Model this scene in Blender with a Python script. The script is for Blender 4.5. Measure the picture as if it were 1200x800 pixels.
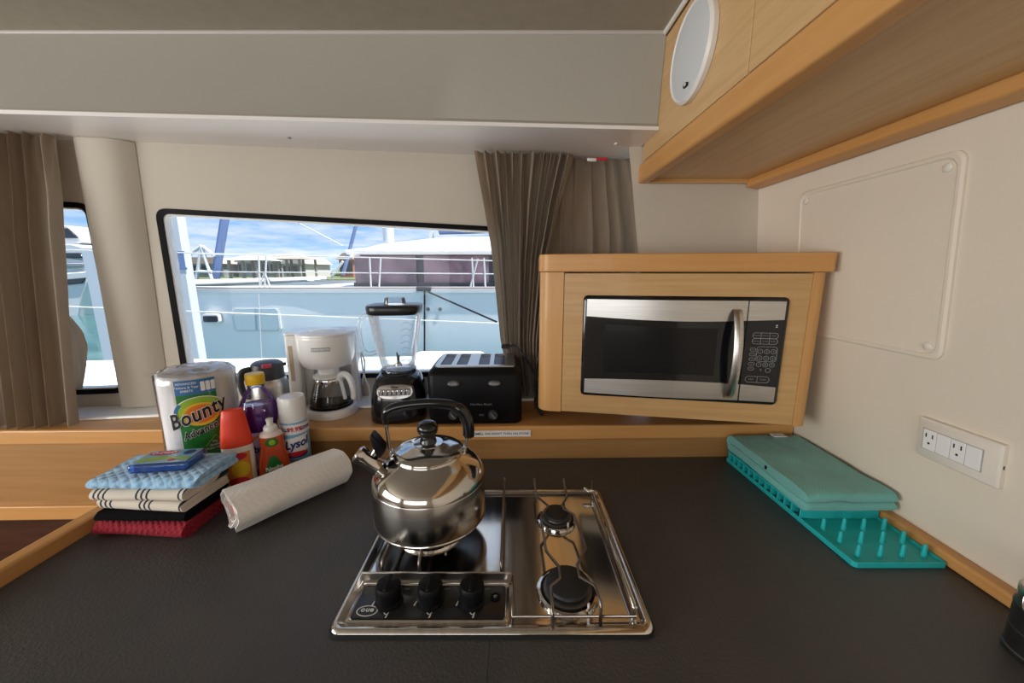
import bpy, bmesh, math, random
from mathutils import Vector, Matrix, noise
random.seed(7)
S = bpy.context.scene
for o in list(bpy.data.objects): bpy.data.objects.remove(o)
COL = S.collection
PI = math.pi
R = math.radians

# ------------------------------------------------------------------ camera
FPX, EYE = 440.0, 1.45
PITCH = math.atan(82 / FPX)
cam = bpy.data.objects.new('camera', bpy.data.cameras.new('camera'))
COL.objects.link(cam)
cam.location = (0, 0, EYE)
cam.rotation_euler = (PI / 2 - PITCH, 0, 0)
cam.data.sensor_width = 36
cam.data.lens = FPX / 1200 * 36
cam.data.clip_start = .01
cam.data.clip_end = 1000
S.camera = cam
S.cycles.transparent_max_bounces = 32

# ------------------------------------------------------------------ world: blue sky with broken cloud
W = bpy.data.worlds.new('sky'); S.world = W
W.use_nodes = True
nt = W.node_tree; nt.nodes.clear()
def wn(t, **k):
    n = nt.nodes.new(t)
    for a, b in k.items(): setattr(n, a, b)
    return n
tc = wn('ShaderNodeTexCoord'); sep = wn('ShaderNodeSeparateXYZ')
nt.links.new(tc.outputs['Generated'], sep.inputs[0])
ramp = wn('ShaderNodeValToRGB')
e = ramp.color_ramp.elements
e[0].position = 0.0; e[0].color = (.46, .68, .93, 1)
e[1].position = .75; e[1].color = (.10, .27, .68, 1)
m2 = e.new(.16); m2.color = (.24, .49, .90, 1)
nt.links.new(sep.outputs['Z'], ramp.inputs[0])
zz = wn('ShaderNodeMath', operation='ADD'); zz.inputs[1].default_value = .12
nt.links.new(sep.outputs['Z'], zz.inputs[0])
zm = wn('ShaderNodeMath', operation='MAXIMUM'); zm.inputs[1].default_value = .05
nt.links.new(zz.outputs[0], zm.inputs[0])
dv = wn('ShaderNodeVectorMath', operation='DIVIDE')
cmb = wn('ShaderNodeCombineXYZ')
for i in range(3): nt.links.new(zm.outputs[0], cmb.inputs[i])
nt.links.new(tc.outputs['Generated'], dv.inputs[0]); nt.links.new(cmb.outputs[0], dv.inputs[1])
nz = wn('ShaderNodeTexNoise'); nz.inputs['Scale'].default_value = 1.5; nz.inputs['Detail'].default_value = 7
nz.inputs['Roughness'].default_value = .6
nt.links.new(dv.outputs[0], nz.inputs['Vector'])
cr = wn('ShaderNodeValToRGB'); cr.color_ramp.elements[0].position = .40; cr.color_ramp.elements[1].position = .66
nt.links.new(nz.outputs['Fac'], cr.inputs[0])
mx = wn('ShaderNodeMixRGB'); mx.inputs[2].default_value = (.86, .90, .97, 1)
nt.links.new(cr.outputs[0], mx.inputs[0]); nt.links.new(ramp.outputs[0], mx.inputs[1])
bg = wn('ShaderNodeBackground'); bg.inputs['Strength'].default_value = 1.25
nt.links.new(mx.outputs[0], bg.inputs[0])
out = wn('ShaderNodeOutputWorld'); nt.links.new(bg.outputs[0], out.inputs[0])

def light(name, kind, energy, loc, rot, color=(1, 1, 1), **k):
    d = bpy.data.lights.new(name, kind); d.energy = energy; d.color = color
    for a, b in k.items(): setattr(d, a, b)
    o = bpy.data.objects.new(name, d); COL.objects.link(o)
    o.location = loc; o.rotation_euler = rot
    return o
light('sun', 'SUN', 13.0, (0, 0, 20), (R(6), R(24), 0), (1, .96, .9), angle=R(.6))
# daylight entering through the saloon's openings behind and beside the camera
light('daylight_saloon_rear', 'AREA', 19, (-1.2, -2.72, 1.35), (R(-90), 0, R(180)), (1, .95, .88), shape='RECTANGLE', size=2.7, size_y=.9)
light('daylight_saloon_side', 'AREA', 62, (-2.92, -.9, 1.35), (R(-90), 0, R(90)), (1, .95, .88), shape='RECTANGLE', size=2.4, size_y=.9)

vs = S.view_settings
vs.view_transform = 'Standard'; vs.look = 'None'; vs.gamma = 1; vs.use_curve_mapping = False
vs.exposure = 0.0

# ------------------------------------------------------------------ pixel -> place
CP, SP = math.cos(PITCH), math.sin(PITCH)
def ray(px, py):
    a, b = (px - 600) / FPX, -(py - 400) / FPX
    return Vector((a, CP + b * SP, -SP + b * CP))
ORI = Vector((0, 0, EYE))
def at_plane(px, py, P, N):
    v = ray(px, py); P, N = Vector(P), Vector(N)
    return ORI + v * ((P - ORI).dot(N) / v.dot(N))
def at_z(px, py, z): return at_plane(px, py, (0, 0, z), (0, 0, 1))
def at_y(px, py, y): return at_plane(px, py, (0, y, 0), (0, 1, 0))
def at_x(px, py, x): return at_plane(px, py, (x, 0, 0), (1, 0, 0))

# ------------------------------------------------------------------ materials
MATS = {}
def srgb(h):
    if isinstance(h, str):
        h = [int(h[i:i + 2], 16) / 255 for i in (0, 2, 4)]
        return tuple(c / 12.92 if c < .04045 else ((c + .055) / 1.055) ** 2.4 for c in h) + (1,)
    return tuple(h) + (1,) if len(h) == 3 else tuple(h)
def _nodes(name):
    m = bpy.data.materials.new(name); m.use_nodes = True
    MATS[name] = m
    return m, m.node_tree, m.node_tree.nodes['Principled BSDF']
def mat(name, col, rough=.5, metal=0, col2=None, scale=8, stretch=(1, 1, 1), detail=4, bump=0, bscale=None, bstretch=None,
        coat=0, sheen=0, spec=None, trans=0, ior=1.45, alpha=1, lo=.35, hi=.65, emit=0, rough2=None):
    m, t, b = _nodes(name)
    L = t.links.new
    b.inputs['Base Color'].default_value = srgb(col)
    b.inputs['Roughness'].default_value = rough
    b.inputs['Metallic'].default_value = metal
    b.inputs['Coat Weight'].default_value = coat
    b.inputs['Sheen Weight'].default_value = sheen
    if spec is not None: b.inputs['Specular IOR Level'].default_value = spec
    b.inputs['Transmission Weight'].default_value = trans
    b.inputs['IOR'].default_value = ior
    b.inputs['Alpha'].default_value = alpha
    if emit:
        b.inputs['Emission Color'].default_value = srgb(col); b.inputs['Emission Strength'].default_value = emit
    tcn = t.nodes.new('ShaderNodeTexCoord')
    def nzn(sc, st, det):
        mp = t.nodes.new('ShaderNodeMapping'); mp.inputs['Scale'].default_value = st
        n = t.nodes.new('ShaderNodeTexNoise'); n.inputs['Scale'].default_value = sc; n.inputs['Detail'].default_value = det
        L(tcn.outputs['Object'], mp.inputs[0]); L(mp.outputs[0], n.inputs['Vector'])
        return n
    if col2 is not None:
        n = nzn(scale, stretch, detail)
        r = t.nodes.new('ShaderNodeValToRGB')
        r.color_ramp.elements[0].position = lo; r.color_ramp.elements[1].position = hi
        r.color_ramp.elements[0].color = srgb(col); r.color_ramp.elements[1].color = srgb(col2)
        L(n.outputs['Fac'], r.inputs[0]); L(r.outputs[0], b.inputs['Base Color'])
        if rough2 is not None:
            mr = t.nodes.new('ShaderNodeMapRange'); mr.inputs['To Min'].default_value = rough; mr.inputs['To Max'].default_value = rough2
            L(n.outputs['Fac'], mr.inputs[0]); L(mr.outputs[0], b.inputs['Roughness'])
    if bump:
        n = nzn(bscale or scale * 4, bstretch or stretch, 3)
        bp = t.nodes.new('ShaderNodeBump'); bp.inputs['Strength'].default_value = min(1, bump); bp.inputs['Distance'].default_value = .002
        L(n.outputs['Fac'], bp.inputs['Height']); L(bp.outputs[0], b.inputs['Normal'])
    return m
def thin_glass(name, tint=(1, 1, 1), refl=.5, rough=.02, base=0.0):
    """thin clear sheet: lets light through, mirrors more at grazing angles"""
    m, t, b = _nodes(name)
    t.nodes.remove(b)
    tr = t.nodes.new('ShaderNodeBsdfTransparent'); tr.inputs[0].default_value = srgb(tint)
    gl = t.nodes.new('ShaderNodeBsdfGlossy'); gl.inputs['Roughness'].default_value = rough
    gl.inputs['Color'].default_value = (.95, .95, .95, 1)
    fr = t.nodes.new('ShaderNodeFresnel'); fr.inputs[0].default_value = 1.45
    ml = t.nodes.new('ShaderNodeMath'); ml.operation = 'MULTIPLY_ADD'; ml.inputs[1].default_value = refl; ml.inputs[2].default_value = base
    ml.use_clamp = True
    mix = t.nodes.new('ShaderNodeMixShader')
    t.links.new(fr.outputs[0], ml.inputs[0]); t.links.new(ml.outputs[0], mix.inputs[0])
    t.links.new(tr.outputs[0], mix.inputs[1]); t.links.new(gl.outputs[0], mix.inputs[2])
    t.links.new(mix.outputs[0], t.nodes['Material Output'].inputs[0])
    return m
def edge_glint(name, fac, col=(.95, .97, 1)):  # mixes white into grazing edges to imitate glints on clear glass
    t = MATS[name].node_tree; o_ = t.nodes['Material Output']; src = o_.inputs[0].links[0].from_socket
    tl = t.nodes.new('ShaderNodeBsdfTranslucent'); tl.inputs[0].default_value = srgb(col)
    di = t.nodes.new('ShaderNodeBsdfDiffuse'); di.inputs[0].default_value = srgb(col)
    m1 = t.nodes.new('ShaderNodeMixShader'); m1.inputs[0].default_value = .5
    lw_ = t.nodes.new('ShaderNodeLayerWeight'); lw_.inputs[0].default_value = .35
    mu = t.nodes.new('ShaderNodeMath'); mu.operation = 'MULTIPLY_ADD'; mu.inputs[1].default_value = fac; mu.inputs[2].default_value = .02
    m2_ = t.nodes.new('ShaderNodeMixShader')
    t.links.new(lw_.outputs['Facing'], mu.inputs[0]); t.links.new(mu.outputs[0], m2_.inputs[0])
    t.links.new(tl.outputs[0], m1.inputs[1]); t.links.new(di.outputs[0], m1.inputs[2])
    t.links.new(src, m2_.inputs[1]); t.links.new(m1.outputs[0], m2_.inputs[2]); t.links.new(m2_.outputs[0], o_.inputs[0])
def stripes(name, base, line, period, width, axis=0, axis2=None, period2=.1, width2=.02, groups=3, gap=.011, rough=.9):
    """woven stripes: groups of thin lines along one object axis"""
    m, t, b = _nodes(name)
    L = t.links.new; b.inputs['Roughness'].default_value = rough
    tcn = t.nodes.new('ShaderNodeTexCoord'); sp = t.nodes.new('ShaderNodeSeparateXYZ')
    L(tcn.outputs['Object'], sp.inputs[0])
    def mth(op, a, bb):
        n = t.nodes.new('ShaderNodeMath'); n.operation = op
        for i, v in enumerate((a, bb)):
            if v is None: continue
            if isinstance(v, (int, float)): n.inputs[i].default_value = v
            else: L(v, n.inputs[i])
        return n.outputs[0]
    def lines(ax, per, wid):
        x = mth('ADD', sp.outputs[ax], 10.0)
        x = mth('MODULO', x, per)
        tot = None
        for k in range(groups):
            c = per / 2 + (k - (groups - 1) / 2) * gap
            d = mth('ABSOLUTE', mth('SUBTRACT', x, c), None)
            s = mth('LESS_THAN', d, wid / 2)
            tot = s if tot is None else mth('MAXIMUM', tot, s)
        return tot
    f = lines(axis, period, width)
    if axis2 is not None: f = mth('MAXIMUM', f, mth('MULTIPLY', lines(axis2, period2, width2), 1.0))
    mixn = t.nodes.new('ShaderNodeMixRGB'); mixn.inputs[1].default_value = srgb(base); mixn.inputs[2].default_value = srgb(line)
    L(f, mixn.inputs[0]); L(mixn.outputs[0], b.inputs['Base Color'])
    return m
def weave(name, col, col2, scale, bump=.8, rough=.9, kind='checker', dist=.003):
    m, t, b = _nodes(name); L = t.links.new
    b.inputs['Roughness'].default_value = rough; b.inputs['Sheen Weight'].default_value = .3
    tcn = t.nodes.new('ShaderNodeTexCoord'); mp = t.nodes.new('ShaderNodeMapping')
    mp.inputs['Rotation'].default_value = (R(20), R(30), R(45))
    L(tcn.outputs['Object'], mp.inputs[0])
    if kind == 'checker':
        n = t.nodes.new('ShaderNodeTexVoronoi'); n.inputs['Scale'].default_value = scale; n.inputs['Randomness'].default_value = .15
        o = n.outputs['Distance']
    else:
        n = t.nodes.new('ShaderNodeTexWave'); n.inputs['Scale'].default_value = scale; n.inputs['Distortion'].default_value = 1.5
        n.inputs['Detail Scale'].default_value = 3; o = n.outputs['Fac']
    L(mp.outputs[0], n.inputs['Vector'])
    r = t.nodes.new('ShaderNodeValToRGB'); r.color_ramp.elements[0].color = srgb(col); r.color_ramp.elements[1].color = srgb(col2)
    r.color_ramp.elements[0].position = .1; r.color_ramp.elements[1].position = .7
    L(o, r.inputs[0]); L(r.outputs[0], b.inputs['Base Color'])
    bp = t.nodes.new('ShaderNodeBump'); bp.inputs['Strength'].default_value = bump; bp.inputs['Distance'].default_value = dist; bp.invert = True
    L(o, bp.inputs['Height']); L(bp.outputs[0], b.inputs['Normal'])
    return m

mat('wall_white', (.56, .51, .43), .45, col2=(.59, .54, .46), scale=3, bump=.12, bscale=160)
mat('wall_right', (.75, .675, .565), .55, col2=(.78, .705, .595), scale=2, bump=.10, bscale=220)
mat('valance_under_lit', (.90, .87, .85), .3, coat=.2)  # much whiter than the valance box: light from below put into the colour
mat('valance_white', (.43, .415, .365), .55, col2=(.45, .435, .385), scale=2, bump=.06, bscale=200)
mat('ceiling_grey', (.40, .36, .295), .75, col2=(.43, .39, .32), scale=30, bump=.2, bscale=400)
mat('white_plastic', (.82, .80, .77), .35)
mat('trim_grey', (.56, .53, .50), .5)
mat('white_gloss', (.86, .86, .85), .22, coat=.3)
mat('cream_plastic', (.76, .71, .63), .35)
def wood(name, c1, c2, axis, rough=.42, coat=.12):
    st = [26, 26, 26]; st[axis] = 1.3
    return mat(name, c1, rough, col2=c2, scale=3.2, stretch=tuple(st), detail=6, bump=.12, bscale=5, lo=.25, hi=.75, coat=coat)
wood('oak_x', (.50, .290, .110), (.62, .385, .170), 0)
wood('oak_y', (.56, .345, .150), (.67, .445, .220), 1)
wood('beech_x', (.58, .285, .085), (.64, .335, .115), 0)
wood('beech_y', (.58, .285, .085), (.64, .335, .115), 1)
wood('beech_z', (.58, .30, .095), (.64, .35, .13), 2)
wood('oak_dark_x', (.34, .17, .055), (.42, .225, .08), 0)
mat('mahogany', (.045, .016, .008), .4, col2=(.08, .028, .013), scale=5, stretch=(1, 12, 12))
mat('counter_charcoal', (.060, .0585, .059), .35, col2=(.078, .071, .067), scale=9, detail=8, bump=.55, bscale=260, rough2=.46, lo=.4, hi=.75)
mat('black_rubber', (.012, .012, .012), .6)
mat('black_gloss', (.008, .008, .009), .12, coat=.3)
mat('black_plastic', (.005, .005, .006), .42, spec=.2)
mat('black_satin', (.014, .014, .016), .28)
mat('black_glass', (.006, .006, .008), .05, spec=.6)
mat('screen_black', (.008, .008, .009), .16, spec=.3)
mat('dark_seal', (.004, .004, .005), .5, spec=.15)
mat('steel', (.60, .58, .55), .07, 1, col2=(.70, .67, .63), scale=5, stretch=(14, 1, 1), rough2=.17)
mat('steel_mirror', (.56, .535, .50), .10, 1)
mat('steel_satin', (.40, .385, .365), .20, 1, col2=(.45, .43, .41), scale=4, stretch=(1, 1, 30))
mat('steel_brushed', (.55, .53, .50), .30, 1, col2=(.62, .60, .57), scale=6, stretch=(1, 1, 60))
mat('steel_wire', (.27, .24, .215), .28, 1)
mat('cast_iron', (.020, .020, .021), .5, bump=.3, bscale=300)
mat('burner_alu', (.16, .155, .15), .42, .9)
mat('curtain_taupe', (.305, .242, .178), .85, col2=(.345, .276, .206), scale=60, stretch=(1, 1, .2), sheen=.15, bump=.3, bscale=700)
def translucent(name, fac, col):
    t = MATS[name].node_tree; b = t.nodes['Principled BSDF']; o_ = t.nodes['Material Output']
    tl = t.nodes.new('ShaderNodeBsdfTranslucent'); tl.inputs[0].default_value = srgb(col)
    mx_ = t.nodes.new('ShaderNodeMixShader'); mx_.inputs[0].default_value = fac
    t.links.new(b.outputs[0], mx_.inputs[1]); t.links.new(tl.outputs[0], mx_.inputs[2]); t.links.new(mx_.outputs[0], o_.inputs[0])
translucent('curtain_taupe', .26, (.46, .35, .25))
mat('chrome', (.8, .8, .8), .08, 1)
mat('grey_panel', (.30, .31, .32), .35, .6)
mat('teal_silicone', (.02, .47, .48), .42, bump=.15, bscale=300)
weave('teal_knit', (.105, .37, .345), (.17, .47, .435), 260, .5, dist=.001)
weave('red_terry', (.22, .004, .014), (.34, .010, .028), 130, 1.0); MATS['red_terry'].node_tree.nodes['Principled BSDF'].inputs['Sheen Weight'].default_value = 0
mat('black_cloth', (.006, .0055, .007), 1.0, spec=.1, bump=.6, bscale=400)
weave('blue_cloth', (.17, .41, .70), (.40, .66, .90), 75, 1.0, dist=.004)
stripes('striped_cloth', (.72, .66, .56), (.02, .022, .045), .088, .0042, 0, groups=3, gap=.0105)
weave('paper_towel', (.87, .83, .78), (.90, .87, .82), 120, .45, dist=.0018)
mat('paper_white', (.92, .91, .90), .45, col2=(.88, .87, .88), scale=14, bump=.5, bscale=60, coat=.35)
thin_glass('clear_wrap', (.97, .97, .98), .9, .12, .04)
thin_glass('clear_plastic', (.94, .95, .97), .95, .03, .02)
thin_glass('jar_glass', (.95, .96, .98), .7, .03, .02)
edge_glint('jar_glass', .55)
thin_glass('window_glass', (.80, .84, .86), .55, .0, .0)
thin_glass('carafe_glass', (.93, .92, .91), 1.0, .02, .02)
mat('print_green', (.012, .17, .022), .35, coat=.3)
mat('print_blue', (.03, .16, .40), .35, coat=.3)
mat('print_navy', (.012, .03, .18), .4)
mat('print_white', (.85, .85, .85), .4)
mat('print_black', (.008, .008, .008), .4)
mat('print_yellow', (.80, .52, .03), .35)
mat('print_orange', (.80, .20, .02), .35)
mat('print_lime', (.30, .50, .03), .35)
mat('print_red', (.62, .02, .04), .4)
mat('print_grey', (.36, .37, .38), .5)
mat('purple_liquid', (.13, .014, .26), .10, col2=(.20, .03, .36), scale=12, coat=.6)
mat('lavender_label', (.52, .40, .66), .4)
mat('yellow_cap', (.85, .52, .01), .38)
mat('red_cap', (.80, .055, .02), .36)
mat('orange_label', (.80, .22, .03), .35, col2=(.72, .32, .06), scale=20)
mat('soap_orange', (.50, .055, .012), .14, col2=(.62, .09, .02), scale=18, coat=.5)
mat('soap_clear', (.80, .66, .62), .25)
mat('can_blue', (.16, .42, .68), .3, coat=.4, col2=(.30, .56, .78), scale=9)
mat('sponge_blue', (.02, .14, .55), .8, bump=1, bscale=160)
mat('pink_red', (.70, .08, .12), .6)
mat('match_yellow', (.75, .50, .10), .6)
mat('gauge_tan', (.52, .40, .28), .4)
mat('coffee_dark', (.006, .004, .003), .3)
mat('dark_grey_plastic', (.045, .045, .05), .4)
mat('grey_shadow_plastic', (.42, .41, .40), .45)
mat('gunmetal', (.11, .11, .115), .28, .9, col2=(.16, .16, .165), scale=30)
mat('lamp_lens', (.62, .64, .66), .4)
mat('blade_steel', (.6, .6, .62), .2, 1)
# outside
mat('hull_paint', (.86, .86, .85), .3, coat=.2)
mat('gelcoat', (.66, .66, .66), .35)
mat('own_deck', (.84, .84, .82), .6)
mat('trampoline', (.10, .12, .13), .8)
mat('tan_rail', (.42, .33, .29), .6)
mat('tinted_window', (.10, .065, .085), .06, col2=(.26, .17, .20), scale=2.2, stretch=(1.2, 1, 1))
mat('window_mullion', (.055, .06, .07), .4)
mat('stay_blue', (.16, .23, .42), .7)
mat('sea', (.030, .095, .100), .10, col2=(.055, .15, .148), scale=1.1, bump=1, bscale=2.2)
mat('grass', (.08, .115, .035), .9, col2=(.12, .155, .05), scale=.3)
mat('bush', (.05, .11, .03), .9, col2=(.10, .17, .05), scale=1.5)
mat('shed_grey', (.30, .31, .33), .7, col2=(.20, .20, .22), scale=.6)
mat('roof_white', (.50, .48, .45), .6)
mat('roof_brown', (.38, .27, .22), .7)
mat('brick_red', (.34, .12, .07), .8)
mat('timber_grey', (.22, .20, .18), .8)
mat('dark_glass', (.03, .035, .045), .08)
mat('piling_white', (.55, .58, .61), .6)
mat('wire_white', (.55, .55, .54), .4)
mat('cord_black', (.01, .01, .01), .5)
mat('window_grey', (.40, .50, .54), .3)

# ------------------------------------------------------------------ mesh builder
class MB:
    def __init__(s, M=None): s.v, s.f, s.M = [], [], M
    def add(s, vs_, fs):
        n = len(s.v)
        s.v += [(s.M @ Vector(v)) if s.M else Vector(v) for v in vs_]
        s.f += [[i + n for i in f] for f in fs]
        return s
    def box(s, x0, x1, y0, y1, z0, z1):
        return s.add([(x0, y0, z0), (x1, y0, z0), (x1, y1, z0), (x0, y1, z0), (x0, y0, z1), (x1, y0, z1), (x1, y1, z1), (x0, y1, z1)],
                     [(3, 2, 1, 0), (4, 5, 6, 7), (0, 1, 5, 4), (1, 2, 6, 5), (2, 3, 7, 6), (3, 0, 4, 7)])
    def loft(s, rings, cap0=True, cap1=True, closed=False):
        n = len(rings[0]); vs_ = [p for r in rings for p in r]; fs = []
        m = len(rings)
        for i in range(m if closed else m - 1):
            j = (i + 1) % m
            for k in range(n):
                l = (k + 1) % n
                fs.append((i * n + k, i * n + l, j * n + l, j * n + k))
        if not closed:
            if cap0: fs.append(tuple(range(n - 1, -1, -1)))
            if cap1: fs.append(tuple((m - 1) * n + k for k in range(n)))
        return s.add(vs_, fs)
    def lathe(s, prof, n=32, c=(0, 0, 0), sx=1, sy=1):
        rings = [[(c[0] + sx * max(r, 1e-4) * math.cos(2 * PI * k / n), c[1] + sy * max(r, 1e-4) * math.sin(2 * PI * k / n), c[2] + z) for k in range(n)] for r, z in prof]
        return s.loft(rings)
    def tube(s, pts, r, n=8, closed=False, flat=1.0):
        pts = [Vector(p) for p in pts]; m = len(pts); rings = []
        rr = r if hasattr(r, '__len__') else [r] * m
        up = None
        for i in range(m):
            a = pts[(i - 1) % m] if (closed or i > 0) else pts[i]
            b = pts[(i + 1) % m] if (closed or i < m - 1) else pts[i]
            t = (b - a)
            t = t.normalized() if t.length > 1e-9 else Vector((0, 0, 1))
            if up is None:
                up = Vector((0, 0, 1)) if abs(t.z) < .9 else Vector((0, 1, 0))
            x = (up - t * up.dot(t)).normalized(); y = t.cross(x); up = x
            rings.append([pts[i] + (x * math.cos(2 * PI * k / n) + y * math.sin(2 * PI * k / n) * flat) * rr[i] for k in range(n)])
        return s.loft(rings, closed=closed)
    def prism(s, poly, a, b, axis='z'):
        def P(p, h): return {'z': (p[0], p[1], h), 'y': (p[0], h, p[1]), 'x': (h, p[0], p[1])}[axis]
        return s.loft([[P(p, a) for p in poly], [P(p, b) for p in poly]])
    def grid(s, fn, nu, nv):
        vs_ = [fn(i / nu, j / nv) for j in range(nv + 1) for i in range(nu + 1)]
        fs = [(j * (nu + 1) + i, j * (nu + 1) + i + 1, (j + 1) * (nu + 1) + i + 1, (j + 1) * (nu + 1) + i) for j in range(nv) for i in range(nu)]
        return s.add(vs_, fs)
    def plate(s, outer, holes, to3, thick):
        """flat plate with holes; outer/holes 2D loops, to3(x, y, d) -> 3D, d = depth behind the face"""
        bm = bmesh.new(); edges = []
        for lp in [outer] + holes:
            vv = [bm.verts.new((p[0], p[1], 0)) for p in lp]
            edges += [bm.edges.new((vv[i], vv[(i + 1) % len(vv)])) for i in range(len(vv))]
        bmesh.ops.triangle_fill(bm, use_beauty=True, use_dissolve=False, edges=edges)
        bm.verts.index_update()
        n = len(bm.verts); v2 = [v.co.copy() for v in bm.verts]
        tri = []
        for f in bm.faces:
            ids = [v.index for v in f.verts]
            if f.normal.z < 0: ids.reverse()
            tri.append(ids)
        bnd = [(e.verts[0].index, e.verts[1].index) for e in bm.edges if len(e.link_faces) == 1]
        bm.free()
        vs_ = [to3(p.x, p.y, 0) for p in v2] + [to3(p.x, p.y, thick) for p in v2]
        fs = [tuple(t) for t in tri] + [tuple(i + n for i in reversed(t)) for t in tri] + [(a, b, b + n, a + n) for a, b in bnd]
        return s.add(vs_, fs)
    def build(s, name, m, parent=None, bevel=0, seg=2, smooth=40, sub=0, kind=None, label=None):
        me = bpy.data.meshes.new(name)
        me.from_pydata([tuple(v) for v in s.v], [], s.f)
        bm = bmesh.new(); bm.from_mesh(me)
        bmesh.ops.remove_doubles(bm, verts=bm.verts, dist=1e-6)
        bmesh.ops.recalc_face_normals(bm, faces=bm.faces)
        bm.to_mesh(me); bm.free()
        me.polygons.foreach_set('use_smooth', [True] * len(me.polygons))
        me.set_sharp_from_angle(angle=R(smooth))
        me.materials.append(MATS[m])
        o = bpy.data.objects.new(name, me); COL.objects.link(o)
        if parent: o.parent = parent
        if bevel:
            md = o.modifiers.new('bevel', 'BEVEL'); md.width = bevel; md.segments = seg; md.limit_method = 'ANGLE'; md.angle_limit = R(35)
            md.harden_normals = False
        if sub:
            md = o.modifiers.new('sub', 'SUBSURF'); md.levels = sub; md.render_levels = sub
        if kind: o['kind'] = kind
        if label: o['label'] = label
        return o

def rrect(x0, x1, y0, y1, r, n=6):
    pts = []
    for cx, cy, a0 in ((x1 - r, y1 - r, 0), (x0 + r, y1 - r, 90), (x0 + r, y0 + r, 180), (x1 - r, y0 + r, 270)):
        for k in range(n + 1):
            a = R(a0 + 90 * k / n); pts.append((cx + r * math.cos(a), cy + r * math.sin(a)))
    return pts
def arc(cx, cy, r, a0, a1, n): return [(cx + r * math.cos(R(a0 + (a1 - a0) * k / n)), cy + r * math.sin(R(a0 + (a1 - a0) * k / n))) for k in range(n + 1)]
def smooth_path(pts, n=6, closed=False):
    """Catmull-Rom through the points"""
    P = [Vector(p) for p in pts]; out = []; m = len(P)
    for i in range(m if closed else m - 1):
        p0 = P[(i - 1) % m] if (closed or i > 0) else P[0]
        p1, p2 = P[i], P[(i + 1) % m]
        p3 = P[(i + 2) % m] if (closed or i < m - 2) else P[-1]
        for k in range(n):
            t = k / n
            out.append(.5 * ((2 * p1) + (p2 - p0) * t + (2 * p0 - 5 * p1 + 4 * p2 - p3) * t * t + (3 * p1 - p0 - 3 * p2 + p3) * t ** 3))
    if not closed: out.append(P[-1])
    return out
def tag(o, label, cat=None, group=None, kind=None):
    if label: o['label'] = label
    if cat: o['category'] = cat
    if group: o['group'] = group
    if kind: o['kind'] = kind
    return o
def thing(name, label, cat, loc=(0, 0, 0), rz=0, group=None):
    o = bpy.data.objects.new(name, None); COL.objects.link(o)
    o.empty_display_size = .05
    o.location = loc; o.rotation_euler = (0, 0, rz)
    return tag(o, label, cat, group)
def struct(o, label=None): return tag(o, label, kind='structure')
def copy_tree(o, parent=None):
    c = o.copy(); COL.objects.link(c); c.parent = parent
    for ch in list(o.children): copy_tree(ch, c)
    return c
def face_cam(p): return math.atan2(-p[0], p[1])

def text_mesh(st, size, bold=0, shear=0, space=1.0):
    cu = bpy.data.curves.new('t', 'FONT'); cu.body = st; cu.size = size; cu.align_x = 'CENTER'; cu.align_y = 'CENTER'
    cu.offset = bold * size; cu.shear = shear; cu.space_character = space; cu.resolution_u = 3
    ob = bpy.data.objects.new('t', cu); COL.objects.link(ob)
    bpy.context.view_layer.update()
    dg = bpy.context.evaluated_depsgraph_get()
    me = ob.evaluated_get(dg).to_mesh()
    v = [(p.co.x, p.co.y) for p in me.vertices]; f = [tuple(p.vertices) for p in me.polygons]
    ob.evaluated_get(dg).to_mesh_clear()
    bpy.data.objects.remove(ob); bpy.data.curves.remove(cu)
    return v, f
def lettering(st, size, fn, m, parent, bold=0, shear=0, space=1.0, name='lettering', rot=0):
    v, f = text_mesh(st, size, bold, shear, space)
    c, s_ = math.cos(rot), math.sin(rot)
    mb = MB(); mb.add([fn(x * c - y * s_, x * s_ + y * c) for x, y in v], f)
    return mb.build(name, m, parent, smooth=180)
def flat_poly(poly, fn, m, parent, name='print'):
    mb = MB(); mb.add([fn(x, y) for x, y in poly], [tuple(range(len(poly)))])
    return mb.build(name, m, parent)
def wrap(r, z0=0, a0=0, rb=None):
    """print on an upright cylinder that faces local -Y; x along the girth, y up"""
    rb = rb or r
    return lambda x, y: (r * math.sin(a0 + x / r), -rb * math.cos(a0 + x / r), z0 + y)
def patch(x0, x1, y0, y1, fn, m, parent, name='label_print', nu=16, nv=2):
    return MB().grid(lambda u, v: fn(x0 + (x1 - x0) * u, y0 + (y1 - y0) * v), nu, nv).build(name, m, parent, smooth=180)
def ring_sector(cx, cy, rx0, ry0, rx1, ry1, a0, a1, fn, m, parent, name='print', n=24):
    def g(u, v):
        a = R(a0 + (a1 - a0) * u); rx, ry = rx0 + (rx1 - rx0) * v, ry0 + (ry1 - ry0) * v
        return fn(cx + rx * math.cos(a), cy + ry * math.sin(a))
    return MB().grid(g, n, 2).build(name, m, parent, smooth=180)

# ================================================================== the room
CT = .90                                   # worktop height
LEDGE = CT + .103
CEIL = 2.06
VB = EYE + .378                            # underside of the boxed valance
WA = Vector((-1.54, 1.15, 0)); WU = Vector((1.96, .25, 0)).normalized(); WN = Vector((WU.y, -WU.x, 0))
def wall(u, z, d=0): return WA + WU * u + WN * d + Vector((0, 0, z))
def wall_uv(px, py, d=0):
    p = at_plane(px, py, WA + WN * d, WN); q = p - WA
    return q.dot(WU), p.z
def rwx(z): return .85 + (.775 - .85) * (z - CT) / (1.724 - CT)      # right wall leans in towards the top

# floor, ceiling
struct(MB().box(-3, 1.0, -2.8, 1.6, -.05, 0).build('floor', 'mahogany'))
struct(MB().box(-3, .402, -2.8, 1.10, CEIL, CEIL + .06).build('ceiling', 'ceiling_grey'))
struct(MB().box(.40, 1.0, -2.8, 1.6, CEIL, CEIL + .06).build('ceiling', 'ceiling_grey'))

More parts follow.
